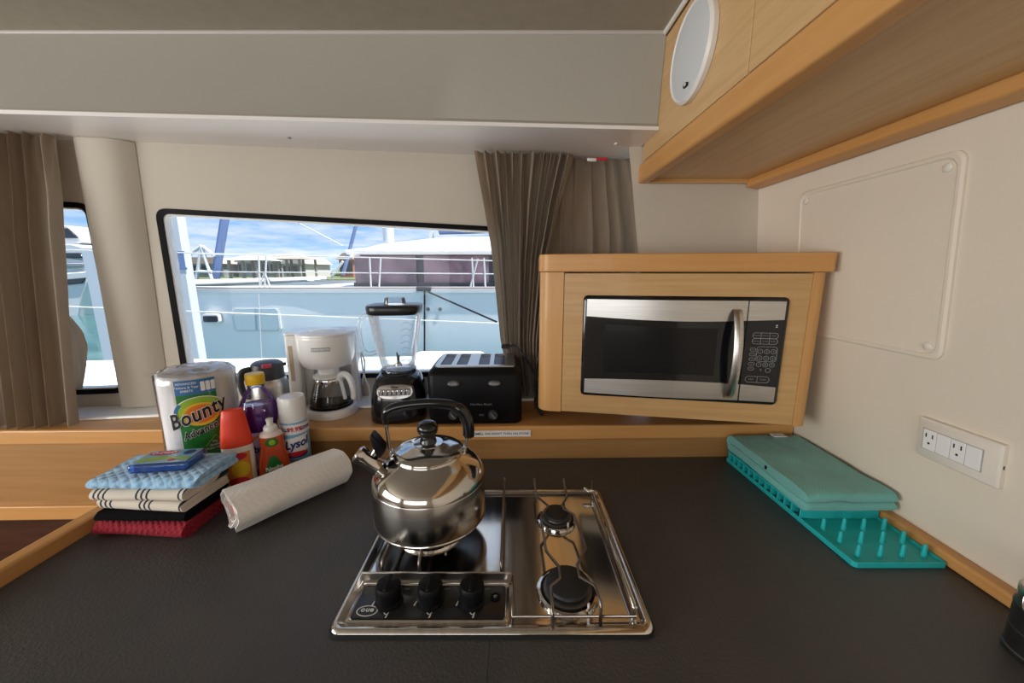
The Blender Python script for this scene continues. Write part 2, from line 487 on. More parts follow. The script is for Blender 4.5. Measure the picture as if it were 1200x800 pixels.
# window wall, with two openings
cTL, cBL = wall_uv(184, 245), wall_uv(214, 446)
cTR = wall_uv(568, 266)
lTR, lBR = wall_uv(97.5, 239), wall_uv(141, 459)
slope = (cTR[1] - cTL[1]) / (cTR[0] - cTL[0])
u1 = cTL[0]; u2 = 1.56
win2 = [(u1, cBL[1]), (u2, cBL[1] - .015), (u2, cTL[1] + slope * (u2 - u1)), (u1, cTL[1])]
l1 = lTR[0] + .017; l0 = l1 - .64
win1 = [(l0, lBR[1]), (l1, lBR[1]), (l1, lTR[1]), (l0, lTR[1] + .02)]
def rounded(poly, r, n=5):
    out = []
    for i, p in enumerate(poly):
        a, b, c = Vector(poly[i - 1] + (0,)), Vector(p + (0,)), Vector(poly[(i + 1) % len(poly)] + (0,))
        d1, d2 = (a - b).normalized(), (c - b).normalized()
        for k in range(n + 1):
            t = k / n
            q = (b + d1 * r) * (1 - t) ** 2 + b * (2 * t * (1 - t)) + (b + d2 * r) * t * t
            out.append((q.x, q.y))
    return out
def inset(poly, d):
    m = len(poly); out = []
    for i in range(m):
        a, b, c = [Vector(poly[k % m] + (0,)) for k in (i - 1, i, i + 1)]
        e1, e2 = (b - a).normalized(), (c - b).normalized()
        n1, n2 = Vector((-e1.y, e1.x, 0)), Vector((-e2.y, e2.x, 0))
        k = d / max(.2, 1 + n1.dot(n2)); q = b + (n1 + n2) * k
        out.append((q.x, q.y))
    return out
UEND = 2.02
wbo = [(-1.5, .3), (UEND, .3), (UEND, CEIL + .03), (-1.5, CEIL + .03)]
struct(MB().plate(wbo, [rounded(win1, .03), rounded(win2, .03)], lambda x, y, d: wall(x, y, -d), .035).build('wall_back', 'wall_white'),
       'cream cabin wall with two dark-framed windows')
def make_window(name, poly, lab):
    t = bpy.data.objects.new(name, None); COL.objects.link(t); t.location = wall(poly[0][0], poly[0][1]); t['kind'] = 'structure'; t['label'] = lab
    off = t.location.copy()
    def ringpts(pl, d): return [wall(x, y, d) - off for x, y in pl]
    o_, i_ = rounded(inset(poly, -.003), .034), rounded(inset(poly, .0125), .022)
    MB().loft([ringpts(o_, .0), ringpts(o_, .006), ringpts(i_, .004), ringpts(i_, -.03), ringpts(o_, -.03)], closed=True).build('window_frame', 'dark_seal', t)
    b_ = rounded(inset(poly, .0125), .022); c_ = rounded(inset(poly, .0165), .020)
    MB().loft([ringpts(b_, .0), ringpts(c_, .0), ringpts(c_, -.03), ringpts(b_, -.03)], closed=True).build('inner_bead', 'white_plastic', t)
    g = MB(); g.add(ringpts(rounded(inset(poly, .015), .02), -.02), [tuple(range(24))])
    g.build('pane', 'window_glass', t)
    return t
make_window('window_1', win1, 'narrow dark-framed side window beside the left curtain')
make_window('window_2', win2, 'wide dark-framed window behind the coffee maker and blender')

# pillar cover between the windows
pu = [wall_uv(90, 165)[0], wall_uv(160, 168)[0], wall_uv(203, 482)[0], wall_uv(147, 482)[0]]
def prow(ua, ub, z): return [wall(ua, z, 0), wall(ua + .012, z, .026), wall(ua + .03, z, .034), wall(ub - .055, z, .034), wall(ub - .025, z, .022), wall(ub, z, 0)]
struct(MB().loft([prow(pu[3], pu[2], LEDGE + .012), prow(pu[0], pu[1], VB)]).build('trim_1', 'wall_white', bevel=.004), 'cream pillar cover between the two windows')

# back wall panel right of the curtain, right wall, unseen saloon walls
pTL, pBL = at_y(741, 208, 1.25), at_y(749, 300, 1.25)
k = (pBL.x - pTL.x) / (pBL.z - pTL.z)
zb, zt = LEDGE, CEIL
MB_ = MB().prism([(pTL.x + k * (zb - pTL.z), zb), (rwx(zb), zb), (rwx(zt), zt), (pTL.x + k * (zt - pTL.z), zt)], 1.25, 1.258, 'y')
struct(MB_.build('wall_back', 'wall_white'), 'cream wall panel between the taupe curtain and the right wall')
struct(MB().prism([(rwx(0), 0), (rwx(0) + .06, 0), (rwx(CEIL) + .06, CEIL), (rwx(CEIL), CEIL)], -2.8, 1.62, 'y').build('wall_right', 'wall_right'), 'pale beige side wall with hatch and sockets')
def opening(name, x0, x1, to3, ox0, ox1):
    struct(MB().plate([(x0, 0), (x1, 0), (x1, CEIL), (x0, CEIL)], [rrect(ox0, ox1, .9, 1.8, .06)], to3, .05).build(name, 'wall_white'))
opening('wall_rear', -3, 1.0, lambda x, y, d: (x, -2.8 - d, y), -2.55, .15)
opening('wall_left', -2.8, 1.6, lambda x, y, d: (-3 - d, x, y), -2.1, .3)
struct(MB().box(-2.7, -.2, -2.795, -2.79, .88, .9).build('baseboard_rear', 'beech_x'))

# boxed valance over the windows
fz = VB
fb0, fb1 = at_z(-330, 125, fz), at_z(775, 152.5, fz)
d_ = (fb1 - fb0); fbL = fb0 + d_ * ((-1.75 - fb0.x) / d_.x); fbR = fb0 + d_ * ((.399 - fb0.x) / d_.x)
rl = wall(-1.4, 0); rR = wall(UEND - .05, 0)
YJ = 1.10
def vsec(x, f, b):  # section at one end: front lip, face, top, back
    return [(x, f.y + .004, fz + .0022), (x, f.y + .004, fz + .012), (x, f.y + .012, fz + .020), (x, YJ - .001, CEIL), (x, b + .02, CEIL + .0), (x, b - .0, fz + .0022)]
def usec(x, f, b): return [(x, f.y, fz), (x, f.y, fz + .009), (x, f.y + .006, fz + .010), (x, f.y + .006, fz + .002), (x, b, fz + .002), (x, b, fz)]
bl = (wall(0, 0) + WU * ((-1.75 + 1.54) / WU.x)).y; br = (wall(0, 0) + WU * ((.399 + 1.54) / WU.x)).y
val = thing('window_valance', 'long white boxed valance above the windows', 'valance', (-1.0, 1.1, fz))
off = Vector(val.location)
secs = []
for k in range(25):
    t = k / 24; secs.append(vsec(-1.75 + t * 2.149, fbL.lerp(fbR, t), bl + (br - bl) * t))
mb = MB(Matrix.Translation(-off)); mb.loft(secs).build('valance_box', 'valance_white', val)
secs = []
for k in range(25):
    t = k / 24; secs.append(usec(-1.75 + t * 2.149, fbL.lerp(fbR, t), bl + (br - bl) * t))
MB(Matrix.Translation(-off)).loft(secs).build('lit_underside', 'valance_under_lit', val)  # separate pale sheet, its whiteness stands for light on the underside
for px, py in ((339, 161), (722, 168)):
    p = at_z(px, py, fz)
    MB(Matrix.Translation(p - off)).lathe([(.0001, -.004), (.004, -.0035), (.006, 0), (.006, .002)], 14).build('screw_cap', 'white_plastic' if px > 500 else 'grey_panel', val)
struct(MB().tube([(-1.75, YJ, CEIL - .004), (.398, YJ, CEIL - .004)], .006, 8).build('trim_2', 'trim_grey'), 'white bead where the ceiling meets the valance')
struct(MB().tube([(.395, YJ, CEIL - .004), (.395, -2.7, CEIL - .004)], .006, 8).build('trim_3', 'white_gloss'), 'white bead along the top of the wooden wall cabinet')

# wooden window ledge with its front panel
LF0, LF1 = Vector((-2.0, .99, 0)), Vector((.90, 1.052, 0))
def lf(x): return LF0.y + (LF1.y - LF0.y) * (x - LF0.x) / (LF1.x - LF0.x)
led = thing('window_ledge', 'wooden window ledge carrying the coffee maker, blender and toaster', 'ledge', (-.5, 1.03, CT))
off = Vector(led.location); T = Matrix.Translation(-off)
XR = rwx(LEDGE) - .001
poly = [(-2.6, lf(-2.6) + .02), (XR, lf(XR) + .02), (XR, 1.24), (.43, 1.245), (.40, wall((.40 + 1.54) / WU.x, 0).y), (-2.6, wall((-2.6 + 1.54) / WU.x, 0).y)]
MB(T).prism(poly, LEDGE - .02, LEDGE, 'z').build('ledge_top', 'beech_x', led)
MB(T).prism([(-2.6, lf(-2.6)), (XR, lf(XR)), (XR, lf(XR) + .02), (-2.6, lf(-2.6) + .02)], LEDGE - .042, LEDGE + .002, 'z').build('front_lip', 'beech_x', led, bevel=.005, seg=3)
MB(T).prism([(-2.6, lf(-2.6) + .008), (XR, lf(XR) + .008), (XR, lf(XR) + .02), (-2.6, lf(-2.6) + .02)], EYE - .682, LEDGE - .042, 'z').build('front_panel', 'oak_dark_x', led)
MB(T).prism([(-2.6, lf(-2.6) - .002), (-.94, lf(-.94) - .002), (-.94, lf(-.94) + .02), (-2.6, lf(-2.6) + .02)], EYE - .728, EYE - .682, 'z').build('lower_rail', 'beech_x', led, bevel=.004)
MB(T).prism([(-2.6, lf(-2.6) + .05), (-.94, lf(-.94) + .05), (-.94, lf(-.94) + .07), (-2.6, lf(-2.6) + .07)], .0, EYE - .728, 'z').build('recess_panel', 'mahogany', led)
pr = []
for u in (-1.3, 1.98): pr.append([wall(u, LEDGE + .0005, .10), wall(u, LEDGE + .010, .098), wall(u, LEDGE + .013, .0), wall(u, LEDGE + .0005, 0)])
struct(MB().loft(pr).build('trim_4', 'white_gloss', bevel=.003), 'white sill strip along the foot of the window wall')

# warning strip on the lip
y_ = lf(-.1) - .0008
strip = thing('warning_strip', 'small white strip of black lettering stuck on the ledge front', 'label', (0, 0, 0))
pa, pb = at_y(543, 504.5, y_), at_y(622, 511.5, y_)
strip.location = ((pa.x + pb.x) / 2, y_, (pa.z + pb.z) / 2)
hw, hh = (pb.x - pa.x) / 2, (pa.z - pb.z) / 2
rs = math.atan2(LF1.y - LF0.y, LF1.x - LF0.x); strip.rotation_euler.z = rs
MB().box(-hw, hw, -.0006, .0008, -hh, hh).build('backing', 'print_white', strip)
lettering("IF YOU SMELL GAS DON'T TURN ON STOVE !", hw * 2 / 20.5, lambda x, y: (x, -.0009, y), 'print_black', strip, bold=.012)

# worktop with wooden edge strips
XL, XRt = -.905, .822
ctr = thing('worktop', 'dark charcoal galley worktop with wooden edging', 'worktop', (0, .6, CT - .04))
off = Vector(ctr.location); T = Matrix.Translation(-off)
XS_ = -.034   # butt joint between the two slabs
for xa, xb in ((XL - .004, XS_ - .0003), (XS_ + .0003, rwx(CT) - .002)):
    MB(T).prism([(xa, .22), (xb, .22), (xb, lf(xb) + .006), (xa, lf(xa) + .006)], CT - .04, CT, 'z').build('slab', 'counter_charcoal', ctr)
MB(T).box(XL - .032, XL, .22, lf(XL) - .001, CT - .055, CT + .031).build('edge_strip', 'beech_y', ctr, bevel=.006, seg=3)
xr0 = XRt
MB(T).box(xr0, rwx(CT) - .001, .515, 1.03, CT + .001, CT + .026).build('edge_strip', 'beech_y', ctr, bevel=.005, seg=3)
MB(T).box(XL - .02, rwx(.4) - .006, .26, lf(0) - .03, .0 + .001, CT - .04).build('base_unit', 'oak_x', ctr)

# ================================================================== wall cabinet, lamp, hatch, sockets
UX, UB = .40, 1.724
uc = thing('wall_cabinet', 'pale oak wall cabinet running along the top right', 'cabinet', (.58, .3, UB))
off = Vector(uc.location); T = Matrix.Translation(-off)
MB(T).box(UX + .004, rwx(CEIL) - .004, -1.2, 1.245, UB + .012, CEIL - .001).build('carcass', 'oak_y', uc)
yg = at_x(880.5, 40, UX).y; zd = at_x(878, 85, UX).z
yl = at_x(776, 120, UX).y
MB(T).box(UX, UX + .016, yg + .0015, 1.225, zd, CEIL - .012).build('face_panel', 'oak_y', uc, bevel=.0015)
MB(T).box(UX, UX + .016, -.05, yg - .0015, zd, CEIL - .012).build('door', 'oak_y', uc, bevel=.0015)
MB(T).box(UX, UX + .016, -1.2, -.053, zd, CEIL - .012).build('door', 'oak_y', uc, bevel=.0015)
MB(T).box(UX - .004, UX + .03, -1.2, 1.27, UB - .003, zd - .0025).build('fascia_rail', 'beech_y', uc, bevel=.006, seg=3)
MB(T).box(UX + .03, rwx(UB) - .03, -1.2, 1.245, UB + .008, UB + .0118).build('underside', 'oak_y', uc)
xw = rwx(UB)
MB(T).prism([(xw - .042, UB - .016), (xw - .004, UB - .022), (xw - .004, UB + .010), (xw - .042, UB + .010)], -1.2, 1.246, 'y').build('rear_rail', 'beech_y', uc, bevel=.004)
MB(T).box(UX + .03, xw - .042, 1.236, 1.246, UB - .004, UB + .008).build('end_rail', 'oak_x', uc)

c = at_x(815, 62, UX)
lamp = thing('wall_lamp', 'round frosted wall lamp on the oak cabinet face', 'lamp', (UX - .001, c.y, c.z)); lamp.rotation_euler = (0, R(-90), 0)
MB().lathe([(.096, 0), (.097, .010), (.092, .016), (.089, .014), (.088, .012)], 48).build('rim', 'white_plastic', lamp)
MB().lathe([(.089, .004), (.0885, .0135), (.075, .0165), (.04, .0185), (.0001, .019)], 48).build('diffuser', 'lamp_lens', lamp)
sw = MB(Matrix.Translation((-.068, -.010, .0178)))
sw.prism(rrect(-.004, .004, -.009, .009, .0035), 0, .004).build('switch', 'print_black', lamp)
MB(Matrix.Translation((-.068, -.010, .0178))).prism(rrect(-.0022, .0022, -.0065, .002, .002), .0035, .005).build('switch_rocker', 'white_plastic', lamp)

def rw_map(px, py, lift=0):
    z0, z1 = CT, 1.724
    n = Vector((-(z1 - z0), 0, rwx(z1) - rwx(z0))).normalized()
    return at_plane(px, py, Vector((rwx(z0), 0, z0)) + n * lift, n), n
h1, n_ = rw_map(1141, 172); h2, _ = rw_map(1104, 423.5); h3, _ = rw_map(939, 225)
hy0, hy1, hz0, hz1 = (h1.y + h2.y) / 2, h3.y, h2.z, (h1.z + h3.z) / 2
hat = thing('wall_hatch', 'large cream access hatch with rounded corners on the side wall', 'hatch', (rwx(hz0), (hy0 + hy1) / 2, hz0))
tilt = math.atan2(rwx(1.724) - rwx(CT), 1.724 - CT)
hat.rotation_euler = (0, tilt, 0)          # local: -x into the room, y along, z up the wall
H = (hz1 - hz0) / math.cos(tilt); Wd = (hy1 - hy0) / 2
def hring(d, x): return [(x, y, z) for y, z in rrect(-Wd + d, Wd - d, d, H - d, .022)]
MB().loft([hring(0, .002), hring(0, -.005), hring(.004, -.008), hring(.009, -.008), hring(.012, -.0055)]).build('panel', 'wall_right', hat, smooth=12)
for y, z in ((-Wd + .026, .026), (Wd - .026, .026), (-Wd + .026, H - .026), (Wd - .026, H - .026)):
    MB(Matrix.Translation((-.0055, y, z)) @ Matrix.Rotation(R(-90), 4, 'Y')).lathe([(.0085, 0), (.0085, .002), (.006, .004), (.0001, .0045)], 16).build('screw_cap', 'cream_plastic', hat)
# faint seam of the moulded wall
a, _ = rw_map(984, 400)

o1, _ = rw_map(1083, 486); o2, _ = rw_map(1184, 522); o3, _ = rw_map(1078, 530); o4, _ = rw_map(1176, 574)
oy0, oy1 = (o2.y + o4.y) / 2, (o1.y + o3.y) / 2
oz0, oz1 = (o3.z + o4.z) / 2, (o1.z + o2.z) / 2
so = thing('socket_plate', 'white double wall socket plate on the side wall', 'socket', (rwx(oz0), (oy0 + oy1) / 2, oz0)); so.rotation_euler = (0, tilt, 0)
w2, H = (oy1 - oy0) / 2, (oz1 - oz0)
def oring(d, x): return [(x, y, z) for y, z in rrect(-w2 + d, w2 - d, d, H - d, .004, 3)]
MB().loft([oring(0, .001), oring(0, -.008), oring(.003, -.011)]).build('plate', 'cream_plastic', so)
mw = w2 * 2 * .178; my0 = w2 - w2 * 2 * .10
MB().box(-.0118, -.010, my0 - 4 * mw - .0015, my0 + .0015, H * .235, H * .765).build('surround', 'grey_shadow_plastic', so)
for i in range(4):
    ya, yb = my0 - mw * (i + 1) + .0006, my0 - mw * i - .0006
    md = MB().box(-.0132, -.011, ya, yb, H * .25, H * .75).build('socket' if i % 2 == 0 else 'blank_module', 'white_gloss', so, bevel=.0008)
    if i % 2 == 0:
        yc, zc = (ya + yb) / 2, H * .5
        for sgn in (-1, 1):
            MB().box(-.0135, -.0131, yc + sgn * mw * .24 - .0011, yc + sgn * mw * .24 + .0011, zc + H * .06, zc + H * .16).build('slot', 'print_black', md)
        MB(Matrix.Translation((-.0131, yc, zc - H * .08)) @ Matrix.Rotation(R(-90), 4, 'Y')).lathe([(.0022, 0), (.0022, .0005), (.0001, .0006)], 12).build('earth_hole', 'print_black', md)
MB().box(-.006, -.004, -w2 - .0006, -w2 + .0006, H * .46, H * .54).build('screw_slot', 'print_black', so)

# ================================================================== microwave cabinet + microwave
BZ = CT + .150; BT = EYE - .002
bL = Vector((.137, 1.037, 0)); bR = Vector((.772, .927, 0))
ba = math.atan2(bR.y - bL.y, bR.x - bL.x); BW = (bR - bL).length
mc = thing('microwave_cabinet', 'oak corner cabinet housing the microwave', 'cabinet', (bL.x, bL.y, BZ), ba)
Minv = (Matrix.Translation((bL.x, bL.y, BZ)) @ Matrix.Rotation(ba, 4, 'Z')).inverted()
nf = Vector((math.sin(ba), -math.cos(ba), 0))
def bloc(px, py, d=0):
    p = Minv @ at_plane(px, py, bL + nf * d, nf); return p.x, p.z
def w2l(x, y): p = Minv @ Vector((x, y, BZ)); return (p.x, p.y)
BH = BT - BZ
m0, m1, m2_, m3 = bloc(683, 345), bloc(923, 349), bloc(912, 476), bloc(681, 461)
mx0, mx1 = (m0[0] + m3[0]) / 2, (m1[0] + m2_[0]) / 2
mz0, mz1 = (m2_[1] + m3[1]) / 2, (m0[1] + m1[1]) / 2
mx0 -= 0; HO = rrect(mx0, mx1, mz0, mz1, .012)
MB().plate([(0.006, .002), (BW - .035, .002), (BW - .035, BH - .003), (0.006, BH - .003)], [HO], lambda x, y, d: (x, d, y), .018).build('front_panel', 'oak_x', mc)
lp = [(0.005, -.001), (0.005, .02)] + [w2l(.12, 1.06)] + [w2l(.105, 1.11)] + [w2l(.10, 1.075)]
arcL = [(0.0045, -.0015)] + [(-.032 + .0345 * math.cos(R(a)) + .002, .038 + .0395 * math.sin(R(a))) for a in (-82, -98, -115, -130, -145, -160, -175)]
MB().prism(arcL + [w2l(.097, 1.10), w2l(.113, 1.10), (-.018, .04), (0.0045, .018)], 0, BH, 'z').build('corner_stile', 'beech_z', mc, smooth=50)
rx = BW - .0345
arcR = [(rx, .018), (rx, -.0015)] + [(BW - .022 + .022 * math.cos(R(a)), .0205 + .022 * math.sin(R(a))) for a in (-90, -65, -45, -25, -5)]
MB().prism(arcR + [w2l(.800, 1.0), w2l(.785, 1.0)], 0, BH, 'z').build('corner_stile', 'beech_z', mc, smooth=50)
MB().prism([w2l(.098, 1.10), w2l(.113, 1.10), w2l(.113, 1.30), w2l(.098, 1.30)], 0, BH, 'z').build('side_panel', 'oak_x', mc)
MB().prism([w2l(.113, 1.10), (-.016, .04), (0.006, .0185), (BW - .035, .0185), w2l(.79, 1.0), w2l(.80, 1.235), w2l(.44, 1.235), w2l(.42, 1.30), w2l(.113, 1.30)], .001, .016, 'z').build('bottom_panel', 'oak_x', mc)
tp = [(-.004 + .0, -.012)] + [(-.024 + .034 * math.cos(R(a)) - .008, .026 + .038 * math.sin(R(a))) for a in (-90, -110, -130, -150, -170)]
tp += [w2l(.088, 1.10), w2l(.088, 1.30), w2l(.42, 1.30), w2l(.44, 1.235), w2l(rwx(BT) - .006, 1.235), w2l(rwx(BT) - .006, 1.02)]
tp += [(BW + .008 - .012 + .012 * math.cos(R(a)), 0 + .012 * math.sin(R(a))) for a in (0, -30, -60, -90)]
MB().prism(tp, BH + .001, BH + .048, 'z').build('top_slab', 'beech_x', mc, bevel=.003)

mw_ = thing('microwave', 'black and stainless built-in microwave oven with curved handle', 'microwave', mc.matrix_basis @ Vector((mx0, 0, mz0)), ba)
MW, MH = mx1 - mx0, mz1 - mz0
g = .0025
def mring(d, y): return [(x, y, z) for x, z in rrect(g + d, MW - g - d, g + d, MH - g - d, .011)]
MB().loft([mring(.0, .16), mring(0, -.004), mring(.004, -.007), mring(.0075, -.007), mring(.0085, -.003)]).build('casing', 'black_gloss', mw_)
def ml(px, py): p = bloc(px, py); return p[0] - mx0, p[1] - mz0
xs = (ml(874, 350)[0] + ml(866, 470)[0]) / 2
b0, b1 = .010, MW - .010
zt0 = MH - .010; zb0 = .010
# door: bulging front, curved steel strips with a dark window between
def bul(x): return -.006 - .010 * math.sin(PI * max(0, min(1, (x - b0) / (xs - b0))))
def topcurve(x): return zt0 - .046 - .008 * math.sin(PI * (x - b0) / (b1 - b0))
def botcurve(x): return zb0 + .040 + .008 * math.sin(PI * (x - b0) / (b1 - b0))
def strip_part(name, x0, x1, fa, fb_, m, par, lift=0, bulge=True):
    n = 24; rings = []
    for k in range(n + 1):
        x = x0 + (x1 - x0) * k / n; y = (bul(x) if bulge else -.0065) - lift
        rings.append([(x, y + .008, fa(x)), (x, y, fa(x)), (x, y, fb_(x)), (x, y + .008, fb_(x))])
    return MB().loft(rings).build(name, m, par)
door = strip_part('door', b0, xs - .0015, lambda x: topcurve(x) + .0003, lambda x: botcurve(x) - .0003, 'black_glass', mw_)
strip_part('door_trim', b0, xs - .0015, lambda x: zt0, topcurve, 'steel_brushed', door, .001)
strip_part('door_trim', b0, xs - .0015, botcurve, lambda x: zb0, 'steel_brushed', door, .001)
wx0, wx1 = ml(709, 375)[0], ml(834, 440)[0]
strip_part('door_screen', wx0, wx1, lambda x: topcurve(x) - .018, lambda x: botcurve(x) + .018, 'screen_black', door, .0006)
# handle: an upright bowed strap
hx = ml(860, 362)[0]; hx2 = ml(853, 463)[0]
z_a, z_b = ml(860, 362)[1], ml(853, 464)[1]
rings = []
for k in range(25):
    t = k / 24; z = z_a + (z_b - z_a) * t; x = (hx + hx2) / 2
    y = -.012 - .034 * math.sin(PI * t) ** .6
    rings.append([(x - .011, y + .002, z), (x - .007, y - .003, z), (x + .007, y - .003, z), (x + .011, y + .002, z), (x + .007, y + .006, z), (x - .007, y + .006, z)])
MB().loft(rings).build('handle', 'steel_brushed', door, smooth=60)
pan = strip_part('control_panel', xs + .0015, b1, lambda x: topcurve(x) + .0003, lambda x: botcurve(x) - .0003, 'black_satin', mw_, 0, False)
strip_part('panel_trim', xs + .0015, b1, lambda x: zt0, topcurve, 'steel_brushed', pan, .001, False)
strip_part('panel_trim', xs + .0015, b1, botcurve, lambda x: zb0, 'steel_brushed', pan, .001, False)
PY = -.0068
def outline(x0, x1, z0, z1, r, m='print_grey', w=.0009, name='button'):
    o_ = rrect(x0, x1, z0, z1, r, 4); i_ = rrect(x0 + w, x1 - w, z0 + w, z1 - w, max(r - w, .0004), 4)
    MB().loft([[(x, PY, z) for x, z in o_], [(x, PY - .0006, z) for x, z in o_], [(x, PY - .0006, z) for x, z in i_], [(x, PY, z) for x, z in i_]], closed=True).build(name, m, pan)
pw = b1 - xs
def pk(fx, fz_): return xs + pw * fx, MH * fz_
def mtext(s, fx, fz_, size, m='print_grey'):
    x, z = pk(fx, fz_); lettering(s, size, lambda a, b: (x + a, PY - .0004, z + b), m, pan)
zr = [.655, .603]
for r_, names in zip(zr, (('POPCORN', 'POTATO', 'PIZZA'), ('BEVERAGE', 'FROZEN', 'REHEAT'))):
    x0, z = pk(.20, r_); x1, _ = pk(.90, r_)
    outline(x0, x1, z - .0075, z + .0075, .007)
    for i, nme in enumerate(names):
        if i: xx = x0 + (x1 - x0) * i / 3; MB().box(xx - .0004, xx + .0004, PY - .0006, PY, z - .0072, z + .0072).build('button_divider', 'print_grey', pan)
        mtext(nme, .20 + .70 * (i + .5) / 3, r_, .0036)
for i, z_ in enumerate((.525, .48, .435, .39, .345)):
    x, z = pk(.255, z_); outline(x - .0075, x + .0075, z - .0045, z + .0045, .0044)
    mtext(('COOK', 'POWER', 'DEFROST', 'TIMER', 'CLOCK')[i], .255, z_, .0028)
for i in range(9):
    fx, fz2 = .46 + .18 * (i % 3), .51 - .062 * (i // 3)
    x, z = pk(fx, fz2); outline(x - .0062, x + .0062, z - .0062, z + .0062, .006)
    mtext(str(i + 1), fx, fz2, .0075)
x, z = pk(.53, .335); mtext('0', .53, .335, .008); x, z = pk(.73, .335); outline(x - .0062, x + .0062, z - .0062, z + .0062, .006)
x0, z = pk(.36, .535); x1, _ = pk(.92, .535)
outline(x0, x1, MH * .415, MH * .555, .006)
x0, z = pk(.13, .245); x1, _ = pk(.80, .245); outline(x0, x1, z - .0085, z + .0085, .008)
MB().box((x0 + x1) / 2 - .0004, (x0 + x1) / 2 + .0004, PY - .0006, PY, z - .008, z + .008).build('button_divider', 'print_grey', pan)
mtext('STOP', .30, .245, .005); mtext('START', .63, .245, .005)
for q in (.735, .75): x, z = pk(.82, q); MB().box(x - .002, x + .002, PY - .0006, PY, z - .001, z + .001).build('indicator', 'print_white', pan)


# ================================================================== curtains
def lerp_pts(pts, t):
    """piecewise-linear through (t, value)"""
    for (t0, v0), (t1, v1) in zip(pts, pts[1:]):
        if t <= t1: return v0 + (v1 - v0) * max(0, (t - t0)) / (t1 - t0)
    return pts[-1][1]
def curtain(name, lab, left, right, z0, z1, folds, amp, off, seed, nu=150, nv=40, off_b=None, spread=None):
    """left/right: [(t, u)] edges along the wall, t from the top; folds hang as uneven waves that lean with the edges"""
    rnd = random.Random(seed)
    ph = [rnd.uniform(0, 6.28) for _ in range(6)]
    o_ = thing(name, lab, 'curtain', wall(right[0][1], z0, off))
    org = Vector(o_.location)
    def f(u, v):
        a, b = lerp_pts(left, v), lerp_pts(right, v)
        uu = u + .018 * math.sin(2 * PI * 2.3 * u + ph[0]) + .010 * math.sin(2 * PI * 5.1 * u + ph[1])
        w = math.sin(2 * PI * folds * uu + ph[2] + .5 * math.sin(2.2 * v + ph[3]))
        w = math.copysign(abs(w) ** .75, w)
        w2_ = math.sin(2 * PI * folds * 2.1 * uu + ph[4]) * max(0, 1 - v * 5)
        am = amp * (.55 + .45 * math.sin(2 * PI * 1.3 * u + ph[5]) ** 2) * (.7 + .5 * min(1, v * 3))
        shift = .006 * math.cos(2 * PI * folds * uu + ph[2])
        d = off + (0 if off_b is None else (off_b - off) * v) + am * w + amp * .35 * w2_
        return wall(a + (b - a) * u + shift, z1 + (z0 - z1) * v, d) - org
    MB().grid(f, nu, nv).build('fabric', 'curtain_taupe', o_, smooth=180)
    g = MB()
    def hd(u, v):
        p = Vector(f(u, 0)); return p + WN * .0 + Vector((0, 0, -.004 + .012 * v)) - WN * .004
    MB().grid(hd, nu, 2).build('heading_tape', 'curtain_taupe', o_, smooth=180)
    return o_
def uu(px, py, d=.05): return wall_uv(px, py, d)[0]
zc = LEDGE + .004
tz = lambda py: max(0, min(1, ((VB - .004) - wall_uv(600, py, .05)[1]) / (VB - .004 - zc)))
curtain('curtain', 'gathered taupe curtain hanging beside the microwave cabinet',
        [(0, uu(558, 182)), (tz(290), uu(577, 290)), (tz(400), uu(588, 400)), (1, uu(602, 490))],
        [(0, uu(672, 187)), (tz(235), uu(657, 235)), (tz(300), uu(642, 300)), (tz(400), uu(630, 400)), (1, uu(628, 490))],
        LEDGE + .016, VB - .012, 10.5, .023, .064, 3, nu=240)
curtain('curtain', 'flat taupe curtain stretched behind the microwave cabinet',
        [(0, uu(640, 187, .02)), (.3, uu(630, 280, .02)), (1, uu(622, 400, .02))],
        [(0, uu(746, 188, .02)), (.33, uu(758, 297, .02)), (1, uu(765, 400, .02))],
        1.12, VB - .012, 7, .006, .022, 11)
lc = curtain('curtain', 'gathered taupe curtain hanging at the far left by the narrow window',
        [(0, uu(-170, 150)), (1, uu(-120, 500, .15))],
        [(0, uu(68, 160)), (.3, uu(76, 280, .08)), (1, uu(88, 500, .155))],
        LEDGE + .006, VB - .012, 11, .030, .050, 21, off_b=.135, nu=360)
_u = wall_uv(699, 188, .075)
hk = thing('curtain_hook', 'tiny white and red hook peeking out above the flat curtain', 'hook', wall(_u[0], _u[1] - .006, .085), math.atan2(WU.y, WU.x))
MB().box(-.034, -.004, -.003, .003, .0, .010).build('hook_body', 'white_plastic', hk, bevel=.002)
MB().box(-.006, .034, -.003, .003, .004, .012).build('red_tab', 'print_red', hk, bevel=.002)
# loose tail of cloth looped behind the left curtain
ta = [(70, 362), (84, 372), (97, 388), (103, 405), (101, 430), (97, 455)]
tb = [(64, 366), (70, 382), (77, 396), (81, 412), (84, 432), (86, 457)]
def tailf(u, v):
    i = min(len(ta) - 2, int(v * (len(ta) - 1))); f = v * (len(ta) - 1) - i
    a = Vector(ta[i] + (0,)).lerp(Vector(ta[i + 1] + (0,)), f); b = Vector(tb[i] + (0,)).lerp(Vector(tb[i + 1] + (0,)), f)
    q = a.lerp(b, u); d = .03 + .012 * math.sin(u * 5 + v)
    w = wall_uv(q.x, q.y, d); return wall(w[0], w[1], d)
MB(Matrix.Translation(-Vector(lc.location))).grid(tailf, 14, 24).build('looped_tail', 'curtain_taupe', lc, smooth=180)

